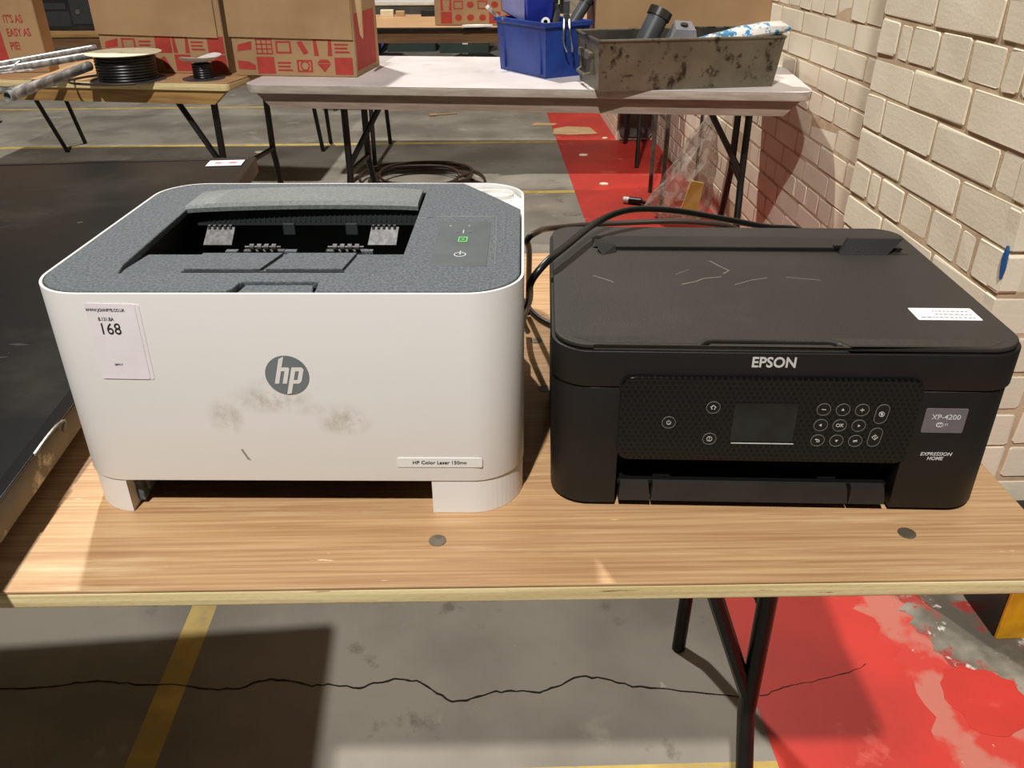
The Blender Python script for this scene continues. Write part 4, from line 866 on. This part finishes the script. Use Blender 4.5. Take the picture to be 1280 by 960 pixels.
# metal tray
TR = thing('metal_tray', 'long stained grey metal tray holding scrap parts on the white table', 'tray', (0.706, 2.095, 0.0), math.radians(7.0))
tapered_bin_w = 0.572
mb = MB(); ww, dd, hh, fx_, fy_ = 0.572, 0.255, 0.150, 0.010, 0.028; th = 0.003
def tl(o, z, s): return [(-fx_*s+o, -fy_*s+o, z), (ww+fx_*s-o, -fy_*s+o, z), (ww+fx_*s-o, dd+fy_*s-o, z), (-fx_*s+o, dd+fy_*s-o, z)]
V = [[mb.bm.verts.new(p) for p in L_] for L_ in (tl(0, 0, 0), tl(0, hh, 1))]
for k in range(4): mb.bm.faces.new((V[0][k], V[0][(k+1) % 4], V[1][(k+1) % 4], V[1][k]))
mb.bm.faces.new(V[0][::-1]); mb.build('tray_body', 'trayst', TR, recalc=False)
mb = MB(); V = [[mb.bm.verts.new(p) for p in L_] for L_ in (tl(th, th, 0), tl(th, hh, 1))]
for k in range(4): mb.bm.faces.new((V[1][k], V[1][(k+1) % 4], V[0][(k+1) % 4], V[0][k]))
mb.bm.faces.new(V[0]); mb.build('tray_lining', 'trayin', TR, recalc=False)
rim = tl(0, hh, 1); MB().tube(rim+[rim[0]], 0.0045, 8).build('rolled_rim', 'trayst', TR, smooth=True)
hd = MB(); hd.box(-0.022, -0.006, 0.05, 0.20, 0.085, 0.110, 0.003); hd.box(-0.014, -0.002, 0.05, 0.062, 0.045, 0.09, 0.002).box(-0.014, -0.002, 0.19, 0.202, 0.045, 0.09, 0.002); hd.tube([(-0.006, 0.056, 0.05), (-0.026, 0.07, 0.040), (-0.026, 0.18, 0.040), (-0.006, 0.196, 0.05)], 0.005, 8); hd.build('handle', 'trayst', TR)
for x in (0.030, 0.535): MB().cyl((x, -fy_*0.86-0.001, 0.131), (x, -fy_*0.86-0.004, 0.131), 0.0045, 12).build('rivet', 'ep_dark', TR)
t = thing('plastic_pipe', 'dark grey capped pipe slanting up out of the metal tray', 'pipe', (0.845, 2.235, 0.075))
d = Vector((0.070, 0.03, 0.135)); MB().cyl((0, 0, 0), d, 0.034, 28).build('pipe', 'rubber', t, smooth=True); MB().pipe(d*0.90, d*1.06, 0.0385, 0.029, 28).build('collar', 'darkmon', t, smooth=True)
t = thing('junction_box', 'grey wedge-shaped plastic box with an oval hole in the metal tray', 'box', (0.975, 2.20, 0.10), math.radians(5))
MB().hexa([(-0.06, -0.03, 0), (0.05, -0.03, 0), (0.05, 0.04, 0), (-0.06, 0.04, 0)], [(-0.024, -0.02, 0.070), (0.040, -0.02, 0.066), (0.038, 0.03, 0.088), (-0.016, 0.03, 0.092)]).build('casing', 'greypl', t)
MB().cyl((0.008, 0.006, 0.076), (0.008, 0.004, 0.0835), 0.012, 16).build('oval_hole', 'ep_dark', t)
# plastic sack in the tray
mb = MB(); n = 12; prof = [(0, .006, .004), (0.10, .03, .014), (0.2, .042, .022), (0.28, .045, .026), (0.33, .04, .020), (0.35, .034, .006)]
rr = random.Random(5); rings = []
for q, wy, wz in prof:
    rings.append([mb.bm.verts.new((q+rr.uniform(-.004, .004), wy*math.cos(2*PI*k/n)+rr.uniform(-.004, .004), wz*math.sin(2*PI*k/n)+0.115*q+rr.uniform(-.004, .004))) for k in range(n)])
for a, b in zip(rings, rings[1:]):
    for k in range(n): mb.bm.faces.new((a[k], a[(k+1) % n], b[(k+1) % n], b[k]))
mb.bm.faces.new(rings[0][::-1]); mb.bm.faces.new(rings[-1])
tag(mb.build('plastic_sack', 'bagprint', smooth=True, loc=(0.955, 2.14, 0.132), rot=(0, 0, math.radians(8))), 'crumpled white and blue plastic sack lying in the metal tray', 'sack')
tag(MB().box(0, 0.10, 0, 0.02, 0, 0.012, 0.003).cyl((0.0, 0.01, 0.006), (-0.03, 0.012, 0.012), 0.006, 10).build('socket_handle', 'rubber', loc=(0.80, 2.12, 0.125)), 'small dark tool lying at the left of the metal tray', 'tool')
# plain box behind the tray
bp = thing('cardboard_box', 'plain flat brown box standing behind the metal tray', 'box', (0.735, 2.475, 0.0), math.radians(3))
MB().box(0, 0.615, 0, 0.15, 0, 0.27, 0.003, 1).build('carton', 'card', bp)
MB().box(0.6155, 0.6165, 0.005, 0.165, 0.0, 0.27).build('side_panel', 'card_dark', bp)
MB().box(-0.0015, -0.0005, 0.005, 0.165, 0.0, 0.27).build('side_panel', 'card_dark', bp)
# things on the third row
b3 = box_thing('cardboard_box', 'brown box with rows of red printed squares on the far table', 'box', (0.095, 4.20, 0.0), math.radians(-3), 0.48, 0.36, 0.30)
print_grid(b3, 0.03, 0.008, 0.064, 0.062, [['square', 'lens', 'lens', 'lens', 'square', 'lens', 'square'], ['curtain', 'case', 'lens', 'case', 'lens', 'square', 'lens'], ['square', 'lens', 'square', 'case', 'square', 'lens', 'square'], ['lens', 'square', 'lens', 'square', 'lens', 'square', 'lens']])
dm = thing('computer_case', 'dark grey casing on the table behind at far left', 'computer', (-2.02, 4.10, 0.0), math.radians(-2))
MB().box(0, 0.44, 0, 0.3, 0, 0.34, 0.006).build('casing', 'darkmon', dm)
MB().box(0.01, 0.25, -0.004, 0, 0.10, 0.13, 0.001).box(0.01, 0.26, -0.003, 0, 0.02, 0.09, 0.001).box(0.27, 0.42, -0.006, 0, 0.03, 0.30, 0.002).build('front_panel', 'rib', dm)
MB().cyl((0.31, -0.004, 0.09), (0.31, -0.012, 0.09), 0.012, 12).cyl((0.385, -0.004, 0.09), (0.385, -0.012, 0.09), 0.012, 12).build('knob', 'chrome', dm)
tag(MB().box(0, 0.075, 0, 0.05, 0, 0.035, 0.002).build('small_carton', 'reel_card', loc=(-0.255, 4.76, 0)), 'small cream carton at the rear of the far table, left one', 'carton')
tag(MB().box(0, 0.05, 0, 0.05, 0, 0.028, 0.002).build('small_carton', 'card_light', loc=(-0.165, 4.76, 0)), 'small tan carton at the rear of the far table, right one', 'carton')
tag(MB().box(0, 0.085, 0, 0.04, 0, 0.035, 0.002).build('black_case', 'ep_dark', loc=(-0.015, 4.74, 0)), 'small black case at the rear of the far table', 'case')
tag(MB().prism([(0, 0), (0.10, 0.01), (0.16, 0.03), (0.08, 0.045), (0.02, 0.03)], 0, 0.012, 'z', bev=0.002).build('crumpled_paper', 'white', loc=(0.24, 4.085, 0.0)), 'crumpled white paper on the front edge of the far table', 'paper')
# green boxes far behind
for k, (x, y, lb) in enumerate(((-0.745, 9.46, 'dark green box on the floor far back, left one, white tag'), (-0.145, 9.30, 'dark green box on the floor far back with white shop lettering'))):
    g = box_thing('storage_box', lb, 'box', (x, y, FLOOR), math.radians(-1), 0.55, 0.35, 0.42, 'greenbox'); g['group'] = 'green boxes beyond the tables'
    MB().box(0.255, 0.315, -0.002, 0, 0.09, 0.17).build('tag', 'paper', g); MB().box(0.27, 0.30, -0.003, -0.002, 0.105, 0.155).build('tag_print', 'greyink', g)
    if k == 1: text('lettering', 'John Lewis', 0.062, (0.27, -0.003, 0.285), 'lightink', g, bold=0.001)
bc = thing('storage_crate', 'bright blue crate on the floor beside the dark green boxes', 'crate', (-1.02, 9.42, FLOOR), 0)
MB().box(0, 0.24, 0, 0.3, 0.0, 0.30, 0.01).build('body', 'blue2', bc); MB().box(-0.01, 0.25, -0.012, 0.0, 0.05, 0.09, 0.003).build('rim', 'blue2', bc)
for k, (x, y, L_, lb) in enumerate(((-0.90, 8.70, 0.50, 'black low hump-shaped ramp on the floor far back, left one'), (-0.02, 8.62, 0.55, 'black low hump-shaped ramp on the floor far back, right one'))):
    h = thing('rubber_ramp', lb, 'ramp', (x, y, FLOOR), 0, 'black ramps before the green boxes')
    MB().prism([(0, 0), (L_, 0), (L_-0.04, 0.03), (L_-0.12, 0.065), (0.14, 0.07), (0.05, 0.04)], 0, 0.12, 'y').build('ramp', 'bezel', h)
    MB().cyl((L_/2, -0.003, 0.04), (L_/2, 0, 0.04), 0.010, 10).build('dot', 'lightink', h)
# ================================================================ FLOOR THINGS
tag(MB().prism([(0, 0), (0.12, -0.03), (0.30, -0.01), (0.27, 0.20), (0.12, 0.24), (0.02, 0.17)], 0, 0.004).build('cardboard_sheet', 'card_light', loc=(0.80, 5.04, FLOOR+0.0008)), 'larger flat piece of cardboard lying on the red walkway', 'cardboard')
tag(MB().prism([(0, 0), (0.17, 0.0), (0.20, 0.06), (0.05, 0.10)], 0, 0.003).build('cardboard_sheet', 'card_light', loc=(0.66, 5.33, FLOOR+0.0002)), 'smaller pale scrap of cardboard beside the red walkway', 'cardboard')
tag(MB().box(0, 0.15, 0, 0.015, 0, 0.008, 0.002).box(-0.06, 0.0, -0.015, 0.03, 0, 0.012, 0.002).build('paint_brush', 'card_light', loc=(0.0, 5.73, FLOOR), rot=(0, 0, 0.35)), 'small pale brush-like tool on the floor under the white table view', 'brush')
def coil(name, label, c, radii, mt, r=0.008, n=40, squash=1.0, cat='cable'):
    pts = []; rr = random.Random(3)
    for j, R_ in enumerate(radii):
        ox, oy = rr.uniform(-.03, .03), rr.uniform(-.03, .03)
        for k in range(n): a = 2*PI*k/n; pts.append((c[0]+ox+R_*math.cos(a), c[1]+oy+R_*squash*math.sin(a), FLOOR+r+0.010*j+0.004*math.sin(3*a)))
    return tag(MB().tube(pts, r, 6, smooth=1).build(name, mt, smooth=True), label, cat)
coil('cable_coil', 'loose coil of brown cable on the floor beneath the white table', (0.0, 3.86, 0), (0.36, 0.27, 0.24, 0.30, 0.22, 0.25), 'brown_cable', 0.008, squash=1.0)
for x, y, s_ in ((0.935, 4.45, .03), (0.98, 3.79, .028), (1.13, 4.9, .02), (-1.05, 4.62, 0.03)):
    rr = random.Random(int(x*100)); tag(MB().prism([(s_*rr.uniform(.6, 1.2)*math.cos(a), s_*.7*rr.uniform(.6, 1.2)*math.sin(a)) for a in [k*PI/4 for k in range(8)]], 0, 0.008, 'z', bev=0.002).build('paper_scrap', 'reel_card', loc=(x, y, FLOOR+0.0008)), {0.935: 'pale scrap in the shadow on the red walkway', 0.98: 'small white scrap on the sunlit red walkway near grey legs', 1.13: 'tiny pale crumb on the red walkway near the wall corner', -1.05: 'pale scrap on the shaded grey floor at left'}[x], 'scrap', 'scraps on the floor')
# tubular grey leg frame
gf = thing('tubular_frame', 'slim grey tubular leg frame standing on the red walkway', 'frame', (1.20, 3.33, FLOOR+0.0007))
for y in (0.0, 0.30): MB().tube([(0, y, 0), (0.0, y, 0.70)], 0.0115, 10).build('leg', 'grey_leg', gf, smooth=True)
MB().tube([(0, 0.0, 0.42), (0, 0.30, 0.42)], 0.011, 8).build('crossbar', 'grey_leg', gf, smooth=True)
MB().tube([(0, -0.01, 0.70), (0, 0.31, 0.70)], 0.0125, 8).build('top_bar', 'grey_leg', gf, smooth=True)
# clear plastic bag with yellow label leaning on the wall
bg = thing('plastic_bag', 'crumpled clear plastic bag with a yellow label by the wall', 'bag', (1.23, 3.16, FLOOR+0.0007))
mb = MB(); rr = random.Random(12); n = 18; prof = [(0.0, .09), (0.04, .13), (0.12, .12), (0.20, .10), (0.28, .085), (0.36, .06), (0.43, .035), (0.47, .012)]
rings = [[mb.bm.verts.new((q*1.05*math.cos(2*PI*k/n)*(1+rr.uniform(-.22, .22))+z*0.28, q*math.sin(2*PI*k/n)*(1+rr.uniform(-.22, .22)), z+rr.uniform(0, .02))) for k in range(n)] for z, q in prof]
for a, b in zip(rings, rings[1:]):
    for k in range(n): mb.bm.faces.new((a[k], a[(k+1) % n], b[(k+1) % n], b[k]))
mb.bm.faces.new(rings[0][::-1]); mb.bm.faces.new(rings[-1])
mb.build('film', 'clearfilm', bg)
MB().hexa([(-0.02, -0.185, 0.10), (0.055, -0.195, 0.09), (0.055, -0.192, 0.092), (-0.02, -0.182, 0.102)], [(0.025, -0.155, 0.225), (0.080, -0.16, 0.215), (0.080, -0.157, 0.217), (0.025, -0.152, 0.227)]).build('yellow_label', 'yellow_label', bg)
pg = thing('cable_plug', 'black cable plug with a white tip on the red floor by the bag', 'plug', (1.065, 3.43, FLOOR+0.018), math.radians(-25))
MB().cyl((-0.035, 0, 0), (-0.005, 0, 0), 0.016, 14).build('tip', 'white', pg, smooth=True); MB().cyl((-0.006, 0, 0), (0.055, 0, 0), 0.0175, 14).cyl((0.055, 0, 0), (0.10, 0, -0.008), 0.010, 12, 0.006).build('sleeve', 'cable', pg, smooth=True)
# yellow column guard
yg = thing('column_guard', 'yellow painted steel guard standing at the foot of the pier', 'guard', (1.312, 0.535, FLOOR+0.0009), 0)
MB().box(0, 0.16, 0, 0.008, 0, 0.25, 0.002).build('steel_plate', 'yellow_steel', yg)
MB().box(-0.001, 0.13, 0.0085, 0.118, 0, 0.24).build('guard_shade_block', 'darkmon', yg)  # dark block added to stand in for the shade beside the yellow plate
